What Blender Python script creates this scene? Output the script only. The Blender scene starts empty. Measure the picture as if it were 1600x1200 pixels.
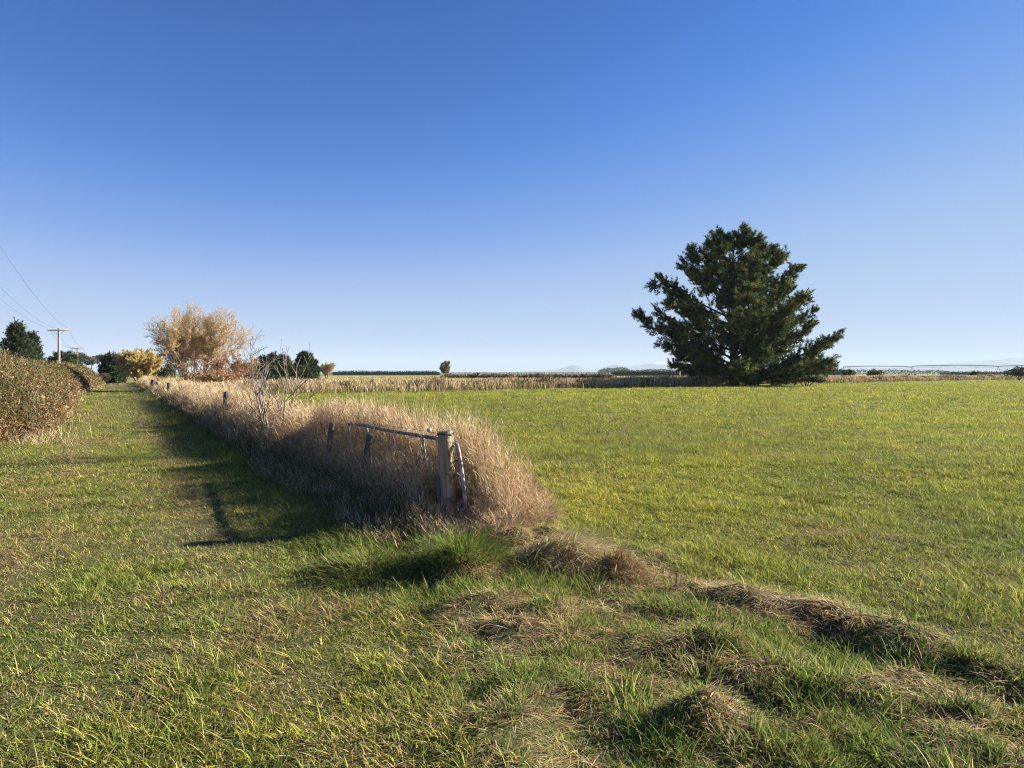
import bpy, math, numpy as np
from math import radians as R, pi, sin, cos
rng = np.random.default_rng(7)
SC = bpy.context.scene
COL = SC.collection
F = 1066.67; HZ = 583.0; CAMH = 1.6

# ---------------------------------------------------------------- helpers
def wx(px, Y): return (px - 800.0) / F * Y
def wz(py, Y): return CAMH - (py - HZ) / F * Y
def gp(px, py):
    Y = CAMH * F / (py - HZ); return wx(px, Y), Y

_T = np.random.default_rng(3).random((256, 256))
def vn(x, y, s=1.0, o=0):
    x = np.asarray(x, float) / s + o * 17.31; y = np.asarray(y, float) / s + o * 9.73
    ix = np.floor(x).astype(int); iy = np.floor(y).astype(int)
    fx = x - ix; fy = y - iy
    fx = fx * fx * (3 - 2 * fx); fy = fy * fy * (3 - 2 * fy)
    a = _T[ix & 255, iy & 255]; b = _T[(ix + 1) & 255, iy & 255]
    c = _T[ix & 255, (iy + 1) & 255]; d = _T[(ix + 1) & 255, (iy + 1) & 255]
    return (a * (1 - fx) + b * fx) * (1 - fy) + (c * (1 - fx) + d * fx) * fy
def fbm(x, y, s=1.0, o=0): return .55 * vn(x, y, s, o) + .3 * vn(x, y, s * .47, o + 1) + .15 * vn(x, y, s * .21, o + 2)
def sst(a, b, x):
    t = np.clip((x - a) / (b - a), 0, 1); return t * t * (3 - 2 * t)

# ---------------------------------------------------------------- layout
F0 = np.array([-.65, 7.05]); FD = np.array([-.499, .866]); FN = np.array([.866, .499])
def ts(x, y):
    dx = x - F0[0]; dy = y - F0[1]
    return dx * FD[0] + dy * FD[1], dx * FN[0] + dy * FN[1]
def fpt(t, s=0.0): return F0[0] + FD[0] * t + FN[0] * s, F0[1] + FD[1] * t + FN[1] * s
B0 = np.array([-23.3, 46.4]); BD = np.array([.766, .643]); BN = np.array([.643, -.766])   # far edge of the pasture
def bu(x, y):
    dx = x - B0[0]; dy = y - B0[1]
    return dx * BD[0] + dy * BD[1], dx * BN[0] + dy * BN[1]
def bpt(u, v=0.0): return B0[0] + BD[0] * u + BN[0] * v, B0[1] + BD[1] * u + BN[1] * v

MOUNDS = [(800,856,.30,.17),(850,852,.26,.15),(880,885,.40,.19),(965,903,.24,.13),(724,900,.28,.16),(570,895,.34,.08),(760,952,.24,.07),(860,968,.24,.07),(1115,1020,.17,.10),(1105,1122,.17,.10),(905,1092,.18,.08)]
MW = np.array([[*gp(a, b), r, h] for a, b, r, h in MOUNDS])
RIDGES = [(.13, .17, [(905,905),(1010,905),(1060,925),(1150,935),(1200,962),(1270,962),(1330,990),(1400,1000),(1460,1028),(1545,1045)]),
          (.09, .15, [(740,985),(830,1000),(930,1000),(1010,1030),(1110,1015)]), (.10, .15, [(1180,1060),(1260,1060),(1330,1085),(1420,1075),(1500,1110)]),
          (.08, .14, [(800,1130),(850,1085),(940,1080),(1010,1100)])]
RW = [(h, w, np.array([gp(*q) for q in pts])) for h, w, pts in RIDGES]
def ridge(x, y):
    wxn = x + .22 * (vn(x, y, .35, 15) - .5) + .08 * (vn(x, y, .12, 16) - .5); wyn = y + .22 * (vn(x, y, .35, 17) - .5) + .08 * (vn(x, y, .12, 18) - .5)
    out = np.zeros_like(x)
    for h, w, P in RW:
        d = np.full_like(x, 9.)
        for p, q in zip(P[:-1], P[1:]):
            e = q - p; f = np.clip(((wxn - p[0]) * e[0] + (wyn - p[1]) * e[1]) / (e @ e), 0, 1)
            d = np.minimum(d, np.hypot(wxn - p[0] - f * e[0], wyn - p[1] - f * e[1]))
        out = np.maximum(out, h * (.40 + .75 * sst(.3, .7, vn(x, y, .33, 19))) * np.exp(-(d / w) ** 2))
    return out * .72

def strip_w(x, y):                      # weight of the fence strip
    t, s = ts(x, y)
    hw = .95 + .3 * (vn(t, s * 0, 1.3, 5) - .5) + .2 * (vn(t, s * 0, .45, 6) - .5)
    rr = np.sqrt(s ** 2 + np.where(t < -.1, (t + .1) * 1.25, 0) ** 2)
    return np.clip((hw - rr) / .35 + .5, 0, 1)
def rough_w(x, y):
    l1 = x - (-1.0 + (5.95 - y) * .30)                       # left edge
    r1 = (.95 + (6.4 - y) * .66) - x
    n = (fbm(x, y, .9, 3) - .5) * .9
    return sst(-.25, .25, l1 + n * .6) * sst(-.25, .3, r1 + n * .6) * sst(6.9, 6.2, y)
def zt(x, y):
    x = np.asarray(x, float); y = np.asarray(y, float)
    z = .05 * (fbm(x, y, 6, 9) - .5) * sst(0, 6, np.abs(y - 3) + 2) + .035 * (fbm(x, y, 1.1, 4) - .5)
    z = z + .05 * (fbm(x, y, .42, 14) - .5) * sst(16, 9, np.hypot(x, y))
    z = z * sst(120, 60, np.hypot(x, y))
    near = (y < 9) & (np.abs(x) < 9)
    if near.any():
        xn, yn = x[near], y[near]; zz = np.zeros_like(xn)
        for mx, my, r, h in MW:
            d2 = ((xn - mx) ** 2 + (yn - my) ** 2) / (r * r)
            zz = np.maximum(zz, h * np.exp(-d2 * 1.4))
        rw = rough_w(xn, yn)
        zz = np.maximum(zz, ridge(xn, yn))
        zz = zz + rw * (.15 * (fbm(xn, yn, .5, 11) - .4) + .03 * (vn(xn, yn, .13, 12) - .5))
        z = z.copy(); z[near] += zz
    t, s = ts(x, y)
    k = sst(-1.0, .3, t) * sst(130, 90, t)
    z = z + .22 * k * np.exp(-(s / .75) ** 2)
    u, v = bu(x, y)
    z = z + .25 * np.exp(-(v / 1.3) ** 2) * sst(-6, 0, u) * sst(260, 220, u)
    return z
def z1(x, y): return float(zt(np.array([x]), np.array([y]))[0])

# ---------------------------------------------------------------- mesh accumulators
class Acc:
    def __init__(s): s.v = []; s.f = []; s.c = []; s.n = 0
    def add(s, v, f, c=None):
        v = np.asarray(v, np.float32).reshape(-1, 3); f = np.asarray(f, np.int64)
        s.v.append(v); s.f.append(f + s.n)
        if c is None: c = (.3, .3, .3)
        c = np.asarray(c, np.float32)
        if c.ndim == 1: c = np.tile(c, (len(v), 1))
        s.c.append(c); s.n += len(v)
def link(name, acc, mat, parent=None, smooth=False):
    me = bpy.data.meshes.new(name)
    v = np.concatenate(acc.v); c = np.concatenate(acc.c)
    me.vertices.add(len(v)); me.vertices.foreach_set('co', v.ravel())
    loops = np.concatenate([f.ravel() for f in acc.f]); tot = np.concatenate([np.full(len(f), f.shape[1]) for f in acc.f])
    st = np.concatenate([[0], np.cumsum(tot)[:-1]])
    me.loops.add(len(loops)); me.loops.foreach_set('vertex_index', loops.astype(np.int32))
    me.polygons.add(len(tot)); me.polygons.foreach_set('loop_start', st.astype(np.int32))
    me.polygons.foreach_set('loop_total', tot.astype(np.int32))
    if smooth: me.polygons.foreach_set('use_smooth', np.ones(len(tot), bool))
    at = me.attributes.new('col', 'FLOAT_COLOR', 'POINT')
    at.data.foreach_set('color', np.concatenate([c, np.ones((len(c), 1), np.float32)], 1).ravel())
    me.update(calc_edges=True)
    me.materials.append(mat)
    o = bpy.data.objects.new(name, me); COL.objects.link(o)
    if parent: o.parent = parent
    return o
def tag(o, label=None, cat=None, group=None, kind=None):
    if label: o['label'] = label
    if cat: o['category'] = cat
    if group: o['group'] = group
    if kind: o['kind'] = kind
    return o
def empty(name, loc, label, cat, group=None, rz=0):
    o = bpy.data.objects.new(name, None); COL.objects.link(o); o.location = loc; o.rotation_euler = (0, 0, rz)
    o.empty_display_size = .2
    return tag(o, label, cat, group)

def blades(acc, base, head, th0, th1, L, W, col, segs=3, tip=.12, twist=.6, colt=None, flat=None):
    """ribbons: base (N,3), heading angle, angle from the vertical at base and tip, length, width"""
    N = len(base)
    if N == 0: return
    th0 = np.broadcast_to(th0, N); th1 = np.broadcast_to(th1, N); L = np.broadcast_to(L, N); W = np.broadcast_to(W, N)
    hx, hy = np.cos(head), np.sin(head)
    a = head + pi / 2 + (rng.random(N) - .5) * 2 * twist
    side = np.stack([np.cos(a), np.sin(a), np.zeros(N)], 1)
    p = np.array(base, float); rows = []
    for k in range(segs + 1):
        s = k / segs
        w = W * ((.75 + .25 * min(1, s * 3)) * (1 - (1 - tip) * s ** 1.6)) * .5
        rows.append(np.stack([p - side * w[:, None], p + side * w[:, None]], 1))
        th = th0 + (th1 - th0) * (k + .5) / segs
        p = p + (L / segs)[:, None] * np.stack([np.sin(th) * hx, np.sin(th) * hy, np.cos(th)], 1)
    v = np.stack(rows, 1)                                    # N, segs+1, 2, 3
    n = 2 * (segs + 1)
    q = np.array([[2 * k, 2 * k + 1, 2 * k + 3, 2 * k + 2] for k in range(segs)])
    f = (np.arange(N) * n)[:, None, None] + q[None]
    if colt is None: c = np.repeat(col[:, None, :], n, 1)
    else:
        sv = np.repeat(np.arange(segs + 1) / segs, 2)[None, :, None]
        c = col[:, None, :] * (1 - sv) + colt[:, None, :] * sv
    acc.add(v.reshape(-1, 3), f.reshape(-1, 4), c.reshape(-1, 3))

def tube(acc, pts, rad, sides=6, col=(.3, .3, .3), cap=True):
    pts = np.asarray(pts, float); K = len(pts); rad = np.broadcast_to(rad, K)
    tg = np.gradient(pts, axis=0); tg /= np.linalg.norm(tg, axis=1)[:, None] + 1e-9
    ref = np.array([0, 0, 1.]) if abs(tg.mean(0)[2]) < .8 else np.array([0, 1., 0])
    a = np.cross(tg, ref); a /= np.linalg.norm(a, axis=1)[:, None] + 1e-9
    b = np.cross(tg, a)
    an = np.linspace(0, 2 * pi, sides, endpoint=False)
    v = pts[:, None] + rad[:, None, None] * (np.cos(an)[None, :, None] * a[:, None] + np.sin(an)[None, :, None] * b[:, None])
    i = np.arange(sides); j = (i + 1) % sides
    f = np.concatenate([np.stack([k * sides + i, k * sides + j, (k + 1) * sides + j, (k + 1) * sides + i], 1) for k in range(K - 1)])
    acc.add(v.reshape(-1, 3), f, col)
    if cap:
        for k, o in ((0, pts[0]), (K - 1, pts[-1])):
            ring = v[k]
            acc.add(np.concatenate([ring, [o]]), np.stack([i, j, np.full(sides, sides)], 1), col)
def box(acc, c, size, col=(.3, .3, .3), rz=0):
    x, y, z = np.array(size) / 2
    v = np.array([[i, j, k] for k in (-z, z) for j in (-y, y) for i in (-x, x)])
    r = np.array([[cos(rz), -sin(rz), 0], [sin(rz), cos(rz), 0], [0, 0, 1]])
    acc.add(v @ r.T + np.array(c), [[0, 2, 3, 1], [4, 5, 7, 6], [0, 1, 5, 4], [2, 6, 7, 3], [0, 4, 6, 2], [1, 3, 7, 5]], col)
def leaves(acc, pos, L, W, col, up=0.0, dirv=None):
    """little free leaf faces at pos, random orientation (dirv: preferred direction)"""
    N = len(pos)
    d = rng.normal(size=(N, 3)); d[:, 2] += up
    if dirv is not None: d = d * .55 + dirv * 1.0
    d /= np.linalg.norm(d, axis=1)[:, None]
    n = rng.normal(size=(N, 3)); s = np.cross(d, n); s /= np.linalg.norm(s, axis=1)[:, None] + 1e-9
    L = np.broadcast_to(L, N)[:, None]; W = np.broadcast_to(W, N)[:, None]
    v = np.stack([pos, pos + d * L * .5 + s * W * .5, pos + d * L, pos + d * L * .5 - s * W * .5], 1)
    f = (np.arange(N) * 4)[:, None] + np.arange(4)[None]
    acc.add(v.reshape(-1, 3), f, np.repeat(col, 4, 0))
def pick(n, cols, p, jit=.18):
    cols = np.array(cols); i = rng.choice(len(cols), n, p=np.array(p) / sum(p))
    c = cols[i] * np.exp(rng.normal(0, jit, (n, 1))) * np.exp(rng.normal(0, jit * .35, (n, 3)))
    return c

# ---------------------------------------------------------------- materials
def nt(name):
    m = bpy.data.materials.new(name); m.use_nodes = True; t = m.node_tree
    return m, t, t.nodes['Principled BSDF'], t.nodes['Material Output']
def foliage(name, transl=.3, rough=.6, spec=.25, tint=(1, 1, 1)):
    m, t, b, out = nt(name); N = t.nodes; Lk = t.links
    a = N.new('ShaderNodeAttribute'); a.attribute_name = 'col'
    mx = N.new('ShaderNodeMix'); mx.data_type = 'RGBA'; mx.blend_type = 'MULTIPLY'; mx.inputs[0].default_value = 1
    nz = N.new('ShaderNodeTexNoise'); nz.inputs['Scale'].default_value = 23; nz.inputs['Detail'].default_value = 3
    geo = N.new('ShaderNodeNewGeometry'); Lk.new(geo.outputs['Position'], nz.inputs['Vector'])
    rp = N.new('ShaderNodeMapRange'); rp.inputs[1].default_value = .3; rp.inputs[2].default_value = .7
    rp.inputs[3].default_value = .82; rp.inputs[4].default_value = 1.18
    Lk.new(nz.outputs['Fac'], rp.inputs[0])
    sc = N.new('ShaderNodeVectorMath'); sc.operation = 'SCALE'; sc.inputs[0].default_value = tint
    Lk.new(rp.outputs[0], sc.inputs['Scale'])
    Lk.new(a.outputs['Color'], mx.inputs[6]); Lk.new(sc.outputs[0], mx.inputs[7])
    Lk.new(mx.outputs[2], b.inputs['Base Color'])
    b.inputs['Roughness'].default_value = rough; b.inputs['Specular IOR Level'].default_value = spec
    if transl > 0:
        tr = N.new('ShaderNodeBsdfTranslucent'); Lk.new(mx.outputs[2], tr.inputs['Color'])
        ms = N.new('ShaderNodeMixShader'); ms.inputs[0].default_value = transl
        Lk.new(b.outputs[0], ms.inputs[1]); Lk.new(tr.outputs[0], ms.inputs[2]); Lk.new(ms.outputs[0], out.inputs['Surface'])
    return m
M_GRASS = foliage('grass_blades', .40, .7, .10)
M_DRY = foliage('dry_grass_blades', .2, .75, .10)
M_NEEDLE = foliage('needles', .2, .7, .08)
M_LEAF = foliage('leaves', .35, .6, .2)
def bark(name, c1, c2, scale=8, zs=.15, bump=.4, rough=.9):
    m, t, b, out = nt(name); N = t.nodes; Lk = t.links
    co = N.new('ShaderNodeTexCoord'); mp = N.new('ShaderNodeMapping'); mp.inputs['Scale'].default_value = (1, 1, zs)
    nz = N.new('ShaderNodeTexNoise'); nz.inputs['Scale'].default_value = scale; nz.inputs['Detail'].default_value = 8; nz.inputs['Roughness'].default_value = .7
    cr = N.new('ShaderNodeValToRGB'); cr.color_ramp.elements[0].position = .35; cr.color_ramp.elements[1].position = .68
    cr.color_ramp.elements[0].color = (*c1, 1); cr.color_ramp.elements[1].color = (*c2, 1)
    bp = N.new('ShaderNodeBump'); bp.inputs['Strength'].default_value = bump; bp.inputs['Distance'].default_value = .02
    Lk.new(co.outputs['Object'], mp.inputs[0]); Lk.new(mp.outputs[0], nz.inputs['Vector']); Lk.new(nz.outputs['Fac'], cr.inputs[0])
    Lk.new(cr.outputs[0], b.inputs['Base Color']); Lk.new(nz.outputs['Fac'], bp.inputs['Height']); Lk.new(bp.outputs[0], b.inputs['Normal'])
    b.inputs['Roughness'].default_value = rough; b.inputs['Specular IOR Level'].default_value = .2
    return m
M_BARK = bark('bark', (.03, .022, .016), (.09, .065, .05), 5)
M_WBARK = bark('willow_bark', (.18, .14, .10), (.40, .33, .25), 5)
M_DEADW = bark('dead_wood', (.12, .10, .08), (.33, .28, .235), 30)
M_POST = bark('weathered_timber', (.14, .098, .065), (.47, .38, .27), 34, .05, .9)
M_POSTD = bark('grey_timber', (.07, .06, .05), (.22, .19, .16), 20, .08, .6)
M_POLE = bark('pole_timber', (.17, .15, .125), (.33, .30, .26), 4, .1)
M_HCORE = bark('hedge_core_dark', (.03, .025, .012), (.075, .055, .03), 9, 1, 1.0)  # dark surface of the light-blocking core added inside the hedges
def metal(name, c, rough=.45, met=.7, c2=None):
    m, t, b, out = nt(name); N = t.nodes; Lk = t.links
    nz = N.new('ShaderNodeTexNoise'); nz.inputs['Scale'].default_value = 14; nz.inputs['Detail'].default_value = 6
    co = N.new('ShaderNodeTexCoord'); Lk.new(co.outputs['Object'], nz.inputs['Vector'])
    cr = N.new('ShaderNodeValToRGB'); cr.color_ramp.elements[0].position = .42; cr.color_ramp.elements[1].position = .62
    cr.color_ramp.elements[0].color = (*(c2 or [k * .5 for k in c]), 1); cr.color_ramp.elements[1].color = (*c, 1)
    Lk.new(nz.outputs['Fac'], cr.inputs[0]); Lk.new(cr.outputs[0], b.inputs['Base Color'])
    b.inputs['Metallic'].default_value = met; b.inputs['Roughness'].default_value = rough
    return m
M_PIPE = metal('galvanised_pipe', (.42, .41, .41), .6, .35, (.17, .13, .12))
M_RAIL = metal('rusty_rail', (.26, .24, .25), .65, .3, (.10, .075, .07))
M_WIRE = metal('old_wire', (.06, .05, .045), .6, .5)
M_GALV = metal('galvanised_steel', (.45, .46, .47), .5, .6)
M_DULL = metal('dull_steel', (.14, .14, .15), .6, .3)
M_TYRE = metal('tyre_rubber', (.03, .03, .03), .8, 0)
M_PORC = metal('white_porcelain', (.62, .62, .62), .4, 0, (.45, .44, .43))
M_LINE = metal('power_cable', (.10, .10, .11), .5, .3)

def ground_mat(name, big, fine=60):
    """col attribute x noise"""
    m, t, b, out = nt(name); N = t.nodes; Lk = t.links
    a = N.new('ShaderNodeAttribute'); a.attribute_name = 'col'
    geo = N.new('ShaderNodeNewGeometry')
    n1 = N.new('ShaderNodeTexNoise'); n1.inputs['Scale'].default_value = fine; n1.inputs['Detail'].default_value = 6; n1.inputs['Roughness'].default_value = .7
    n2 = N.new('ShaderNodeTexNoise'); n2.inputs['Scale'].default_value = big; n2.inputs['Detail'].default_value = 8; n2.inputs['Roughness'].default_value = .65
    Lk.new(geo.outputs['Position'], n1.inputs['Vector']); Lk.new(geo.outputs['Position'], n2.inputs['Vector'])
    r1 = N.new('ShaderNodeMapRange'); r1.inputs[1].default_value = .3; r1.inputs[2].default_value = .7; r1.inputs[3].default_value = .3; r1.inputs[4].default_value = 1.8
    r2 = N.new('ShaderNodeMapRange'); r2.inputs[1].default_value = .3; r2.inputs[2].default_value = .7; r2.inputs[3].default_value = .7; r2.inputs[4].default_value = 1.3
    Lk.new(n1.outputs['Fac'], r1.inputs[0]); Lk.new(n2.outputs['Fac'], r2.inputs[0])
    mu = N.new('ShaderNodeMath'); mu.operation = 'MULTIPLY'; Lk.new(r1.outputs[0], mu.inputs[0]); Lk.new(r2.outputs[0], mu.inputs[1])
    sc = N.new('ShaderNodeVectorMath'); sc.operation = 'SCALE'; Lk.new(a.outputs['Color'], sc.inputs[0]); Lk.new(mu.outputs[0], sc.inputs['Scale'])
    Lk.new(sc.outputs[0], b.inputs['Base Color'])
    bp = N.new('ShaderNodeBump'); bp.inputs['Strength'].default_value = .8; bp.inputs['Distance'].default_value = .03
    Lk.new(n1.outputs['Fac'], bp.inputs['Height']); Lk.new(bp.outputs[0], b.inputs['Normal'])
    b.inputs['Roughness'].default_value = .95; b.inputs['Specular IOR Level'].default_value = .1
    return m
M_GROUND = ground_mat('turf_and_soil', .35)
M_HILL = ground_mat('far_slopes', .002, .01)

# ---------------------------------------------------------------- ground sheet
def axis(lo, hi, d0, far, grow):
    a = list(np.arange(lo, hi, d0)); d = d0
    while a[-1] < far: d *= grow; a.append(a[-1] + d)
    d = d0; b = [a[0]]
    while b[-1] > -far: d *= grow; b.append(b[-1] - d)
    return np.array(b[:0:-1] + a)
gx = axis(-5.5, 5.5, .06, 14000, 1.085); gy = axis(1.6, 8.5, .055, 14000, 1.085)
XX, YY = np.meshgrid(gx, gy, indexing='ij'); ZZ = zt(XX.ravel(), YY.ravel())
nxg, nyg = XX.shape
ii = (np.arange(nxg - 1)[:, None] * nyg + np.arange(nyg - 1)[None]).ravel()
fq = np.stack([ii, ii + nyg, ii + nyg + 1, ii + 1], 1)
xf, yf = XX.ravel(), YY.ravel()
u_, v_ = bu(xf, yf); t_, s_ = ts(xf, yf)
gc = np.tile(np.array([.085, .085, .03]), (len(xf), 1))
beyond = sst(2, -2, v_) * sst(.0, 1.5, s_)
gc = gc * (1 - beyond[:, None]) + np.array([.27, .23, .085]) * beyond[:, None]
far_ = sst(-220, -400, v_) * beyond
gc = gc * (1 - far_[:, None]) + np.array([.12, .16, .05]) * far_[:, None]
sw = strip_w(xf, yf)[:, None] * (t_ < 120)[:, None]; gc = gc * (1 - sw) + np.array([.10, .075, .04]) * sw
rw = rough_w(xf, yf)[:, None]; gc = gc * (1 - rw) + np.array([.085, .06, .03]) * rw
lw = (sst(-5.0, -6.0, s_) * sst(8, 12, t_))[:, None]; gc = gc * (1 - lw) + np.array([.14, .10, .05]) * lw
A = Acc(); A.add(np.stack([xf, yf, ZZ], 1), fq, gc)
tag(link('ground', A, M_GROUND, smooth=True), kind='structure')

# the mown lane as its own sheet
tt = np.concatenate([np.arange(-9, 4, .12), np.geomspace(4.1, 125, 160)]); ss = np.linspace(-5.0, -.9, 42)
TT, S2 = np.meshgrid(tt, ss, indexing='ij'); px_, py_ = fpt(TT, S2 - .5 * sst(6, -2, TT) * (S2 + .9) * -.6)
pz = zt(px_.ravel(), py_.ravel()) + .004
n2 = len(ss); ii = (np.arange(len(tt) - 1)[:, None] * n2 + np.arange(n2 - 1)[None]).ravel()
def trackw(s, t):                                            # two worn wheel tracks
    s = s + .15 * (vn(t, 0 * t, 4, 21) - .5)
    return np.maximum(np.exp(-((s + 2.15) / .22) ** 2), np.exp(-((s + 3.75) / .25) ** 2))
pc = np.array([.085, .088, .032]) + (np.array([.125, .11, .05]) - np.array([.085, .088, .032])) * (trackw(S2.ravel(), TT.ravel()) * .8)[:, None]
A = Acc(); A.add(np.stack([px_.ravel(), py_.ravel(), pz], 1), np.stack([ii, ii + n2, ii + n2 + 1, ii + 1], 1), pc)
tag(link('path', A, M_GROUND, smooth=True), kind='structure')

# ---------------------------------------------------------------- grass
GREEN = [.085, .135, .022]; GREEN2 = [.14, .18, .03]; DKG = [.045, .085, .018]; OLIVE = [.19, .19, .055]
STRAW = [.54, .44, .25]; TAN = [.40, .29, .165]; BROWN = [.17, .10, .055]; PINK = [.58, .45, .32]; YELG = [.23, .25, .04]
def sample(n0, y0, y1, p=2.0, yk=6.0, cap=10**7):
    ys = np.linspace(y0, y1, 4000); w = 2 * (.80 * ys + 2.6)
    den = n0 * np.minimum(1, (yk / ys) ** p) * w
    cdf = np.concatenate([[0], np.cumsum((den[1:] + den[:-1]) / 2 * np.diff(ys))])
    n = int(min(cap, cdf[-1])); y = np.interp(rng.random(n) * cdf[-1], cdf, ys)
    x = (rng.random(n) * 2 - 1) * (.80 * y + 2.6)
    return x, y
def mixc(a, b, w): return a * (1 - w[:, None]) + b * w[:, None]
def hedge_free(x, y):
    t, s = ts(x, y); return ~((t > 12.5) & (s < -4.9))
def lod(y): return np.maximum(1, y / 7.0)

def turf(acc, x, y, kind, NB=13):
    """short turf grown in small clumps; x, y are clump centres; kind 'path' or 'field'"""
    n0 = len(x); t, s = ts(x, y); k = lod(y)
    if kind == 'path':
        tr = trackw(s, t)
        dry = .43 + 1.1 * (fbm(x, y, .9, 30) - .5) + .5 * (vn(x, y, .22, 31) - .5) + .3 * tr
        dry = dry - .16 * sst(25, 60, y) - .25 * np.exp(-((s + 1.25) / .4) ** 2)
        tall = sst(.42, .72, fbm(x, y, .5, 33))
        L = (.036 + .030 * tall + .05 * np.exp(-((s + 1.1) / .3) ** 2)) * (1 - .08 * tr)
        pal = [[.165, .21, .038], [.27, .28, .055], [.06, .095, .022], [.32, .30, .08]]; pp = [.36, .32, .14, .18]
    else:
        dry = .23 + 1.0 * (fbm(x, y, 1.3, 40) - .5) + .5 * (vn(x, y, .28, 41) - .5) + .28 * sst(8, 3.5, y)
        tall = sst(.42, .72, fbm(x, y, .7, 43))
        L = (.036 + .045 * tall)
        pal = [[.30, .32, .055], [.19, .235, .045], [.38, .37, .065], [.08, .115, .028]]; pp = [.38, .25, .27, .10]
    L = L * np.exp(rng.normal(0, .3, n0)) * np.minimum(k, 7) ** .42
    cd = np.array([[.52, .40, .21], [.38, .265, .14], [.27, .23, .08], [.17, .10, .055]])
    ci = rng.choice(4, n0, p=[.42, .28, .18, .12]); gi = rng.choice(4, n0, p=pp)
    g = fbm(x, y, 1.9, 50)[:, None]; cl_c = np.array(pal)[gi] * (1 + (g - .5) * np.array([.7, .35, .1])) * np.exp(rng.normal(0, .27 if kind == 'path' else .17, (n0, 1))) * (1 + (fbm(x, y, 7, 52)[:, None] - .5) * np.array([.55, .45, .3]))
    if kind == 'field':
        yel = sst(20, 100, y)[:, None] * .7; cl_c = cl_c * (1 - yel) + (cl_c * .35 + np.array([.39, .41, .035]) * .65) * yel
    i = np.repeat(np.arange(n0), NB); n = len(i); r = (.018 + .03 * rng.random(n0)) * k ** .8
    off = rng.normal(0, 1, (n, 2)); bx = x[i] + off[:, 0] * r[i]; by = y[i] + off[:, 1] * r[i]
    isd = rng.random(n) < np.clip(dry[i] + rng.normal(0, .12, n0)[i], .03, .93)
    c = np.where(isd[:, None], cd[np.where(rng.random(n) < .5, ci[i], rng.integers(0, 4, n))], cl_c[i]) * np.exp(rng.normal(0, .2, (n, 1)))
    head = np.arctan2(off[:, 1], off[:, 0]) + rng.normal(0, .7, n); rr = np.hypot(off[:, 0], off[:, 1])
    lean = np.where(isd, .8 + .75 * rng.random(n), .05 + .35 * rr + .35 * rng.random(n)); bend = lean + np.where(isd, .3, .3 + .9 * rng.random(n))
    bl = L[i] * (.55 + .8 * rng.random(n)) * np.where(isd, 1.15, 1)
    W = (.0044 + .0034 * rng.random(n)) * k[i] ** 1.0
    z = zt(bx, by)
    for lo, hi, sg in ((0, 4.5, 3), (4.5, 12, 2), (12, 999, 1)):
        m = (by >= lo) & (by < hi)
        blades(acc, np.stack([bx, by, z - .006], 1)[m], head[m], lean[m], bend[m], bl[m], W[m], c[m], sg)
N0 = 15000
x, y = sample(N0 / 13, 1.3, 190, 2.4, 8.0)
u, v = bu(x, y); t, s = ts(x, y)
sw = strip_w(x, y); rw = rough_w(x, y)
cl = rng.random(len(x))
thin = sst(.2, .42, fbm(x, y, .38, 60)) * .12 + .88
base_ok = hedge_free(x, y) & (sw < .6) & (rw < cl) & (rng.random(len(x)) < thin)
lf = (s < 0) | ((y < 7) & (s + (fbm(x, y, 1.2, 61) - .5) * 1.0 < .35 - .1 * (7 - y)))
A = Acc(); m = base_ok & lf & (t < 118) & (s > -14); turf(A, x[m], y[m], 'path'); tag(link('mown_grass', A, M_GRASS), kind='stuff')
A = Acc(); m = base_ok & ~lf & (v > .8); turf(A, x[m], y[m], 'field'); tag(link('pasture_grass', A, M_GRASS), kind='stuff')

# rough, tussocky ground in front of the fence end
def rough(acc, x, y, k=1.0):
    n = len(x); z = zt(x, y)
    d = .05
    zx = (zt(x + d, y) - zt(x - d, y)) / (2 * d); zy = (zt(x, y + d) - zt(x, y - d)) / (2 * d)
    hum = fbm(x, y, .55, 11)
    dry = .58 + 1.5 * (fbm(x, y, .6, 70) - .5) + .9 * (vn(x, y, .2, 71) - .5) + .50 * sst(.015, .07, ridge(x, y)) + .7 * np.exp(-((x - gp(825, 858)[0]) ** 2 + (y - gp(825, 858)[1]) ** 2) / .3)
    dry -= .35 * sst(4.2, 3.0, y) * sst(-.2, .5, x)
    isd = rng.random(n) < np.clip(dry, .06, .93)
    cg = pick(n, [[.14, .20, .035], [.23, .275, .055], DKG, [.27, .26, .07]], [.34, .38, .12, .16]); cd = pick(n, [[.52, .40, .21], [.50, .36, .18], [.30, .18, .08], [.62, .51, .27]], [.38, .30, .12, .20], .25)
    c = np.where(isd[:, None], cd, cg)
    down = np.arctan2(-zy, -zx); steep = np.hypot(zx, zy)
    head = np.where(rng.random(n) < np.clip(.12 + .5 * steep, 0, .5), down + rng.normal(0, .9, n), vn(x, y, .25, 73) * 14 + rng.normal(0, 1.3, n))
    tuft = sst(.45, .7, fbm(x, y, .4, 72))
    L = np.where(isd, .06 + .10 * rng.random(n), (.04 + .065 * tuft) * (.6 + .8 * rng.random(n)))
    lean = np.where(isd, .95 + .65 * rng.random(n), .1 + .75 * rng.random(n)); bend = lean + np.where(isd, .45 + .4 * rng.random(n), .4 + 1.0 * rng.random(n))
    W = np.where(isd, .003 + .0022 * rng.random(n), .004 + .0035 * rng.random(n)) * k
    blades(acc, np.stack([x, y, z - .01], 1), head, lean, bend, L, W, c, 4)
x, y = sample(8500, 1.3, 7.2); m = (rough_w(x, y) > rng.random(len(x))) & (strip_w(x, y) < .7) & (rng.random(len(x)) < .25 + .75 * sst(.22, .5, fbm(x, y, .35, 75)))
A = Acc(); rough(A, x[m], y[m])
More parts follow.
